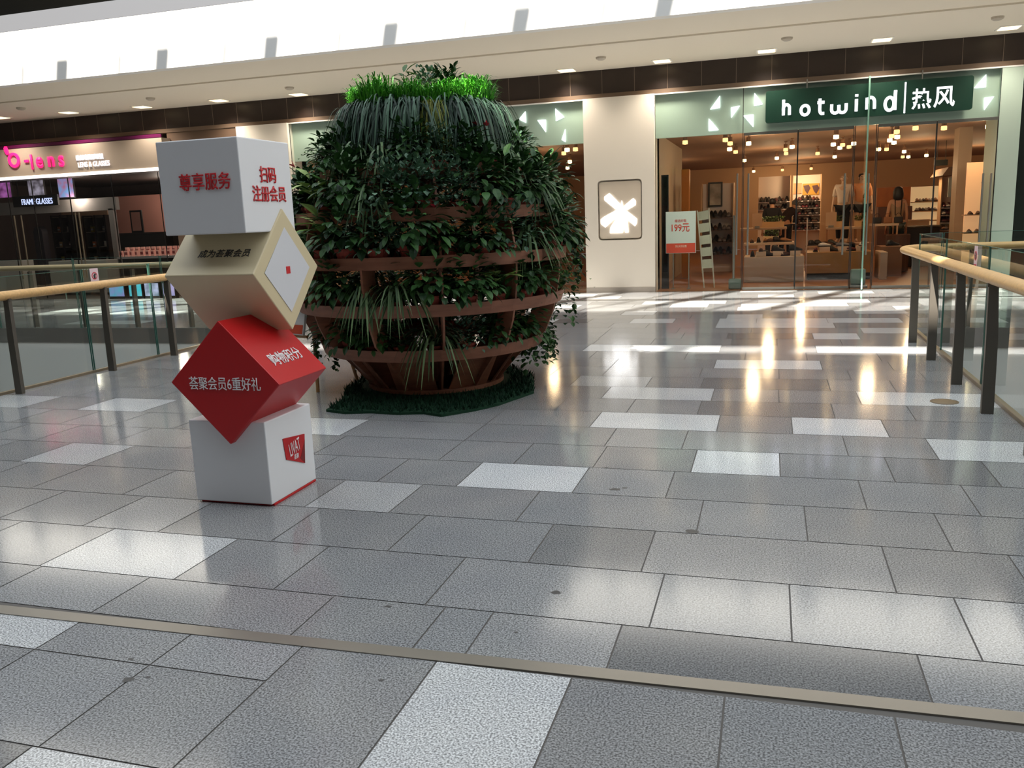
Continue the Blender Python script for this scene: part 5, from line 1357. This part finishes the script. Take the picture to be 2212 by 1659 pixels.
t = thing('display_table', 'white-topped table of small pink packs near the lens shop glass', 'table', (a3.x,18.3,0))
MB().bbox((a3.x,18.3,a3.z-.05),(c3.x,18.9,a3.z),.006).build('tabletop', mat('lens_table_white', (206,196,200), .5), t)
for xx in (a3.x+.04,c3.x-.04):
    for yy in (18.34,18.86): MB().box((xx-.02,yy-.02,0),(xx+.02,yy+.02,a3.z-.05)).build('leg', M_black, t)
pk = None; rk = random.Random(2)
for k in range(22):
    xq = a3.x+.06+(c3.x-a3.x-.12)*(k%11)/10; yq = 18.42+.24*(k//11); h_ = .16+.08*(k//11)
    if pk is None:
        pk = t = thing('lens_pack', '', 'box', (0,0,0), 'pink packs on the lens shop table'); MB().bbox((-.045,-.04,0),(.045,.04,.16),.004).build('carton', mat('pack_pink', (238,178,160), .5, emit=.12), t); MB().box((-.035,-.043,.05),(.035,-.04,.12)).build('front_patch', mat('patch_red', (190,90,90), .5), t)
    else: t = dup(pk)
    t.location = (xq,yq,a3.z); t.rotation_euler = (0,0,rk.uniform(-.3,.3)); t.scale = (1,1,h_/.16)
    t['label'] = 'pink pack in the %s row on the lens shop table, %s from the left' % (['front','rear'][k//11], ORD[k%11])
# reflections of the shop screens, imitated by glowing panels at the window foot
for i, (x0,x1,c1,c2_) in enumerate(((236,271,(90,190,220),(150,150,220)),(279,309,(60,190,214),(110,200,220)),(313,346,(190,190,230),(90,110,130)),(351,380,(190,170,220),(150,150,210)))):
    a, c = at(x0,612,WY-.12), at(x1,644,WY-.12)
    t = thing('screen_reflection', '%s low panel imitating a screen reflection under the lens shop window, %s from left' % (['blue','turquoise','grey-lilac','lilac'][i], ORD[i]), 'painted reflection', (a.x,WY-.15,0), 'imitated screen reflections under the lens shop window')
    MB().box((a.x-.02,WY-.14,0),(c.x+.02,WY-.02,a.z+.02)).build('casing', M_black, t)
    MB().box((a.x,WY-.15,max(c.z,.06)),(c.x,WY-.14,a.z)).build('display', screen_mat('reflected_screen_%d' % i, c1, c2_, .5), t)
for x, y, e in ((-17.5,18.5,10),(-14.2,19.5,12),(-16.2,20.5,14),(-13.6,21,10)): lamp((x,y,2.4), e*2.2, (1,.80,.68), .1)

# ---- upper gallery: balcony glass and a shop sign light far up left
o = thing('window_40', '', '', (0,GY,5.2)); del o['label']; del o['category']; struct(o)
for x in range(-21, 11, 2):
    b = MB(); b.add([(x+.01,GY+.06,5.27),(x+1.99,GY+.06,5.27),(x+1.99,GY+.06,6.2),(x+.01,GY+.06,6.2)], [(0,1,2,3)]); b.build('pane', M_gglass, o)
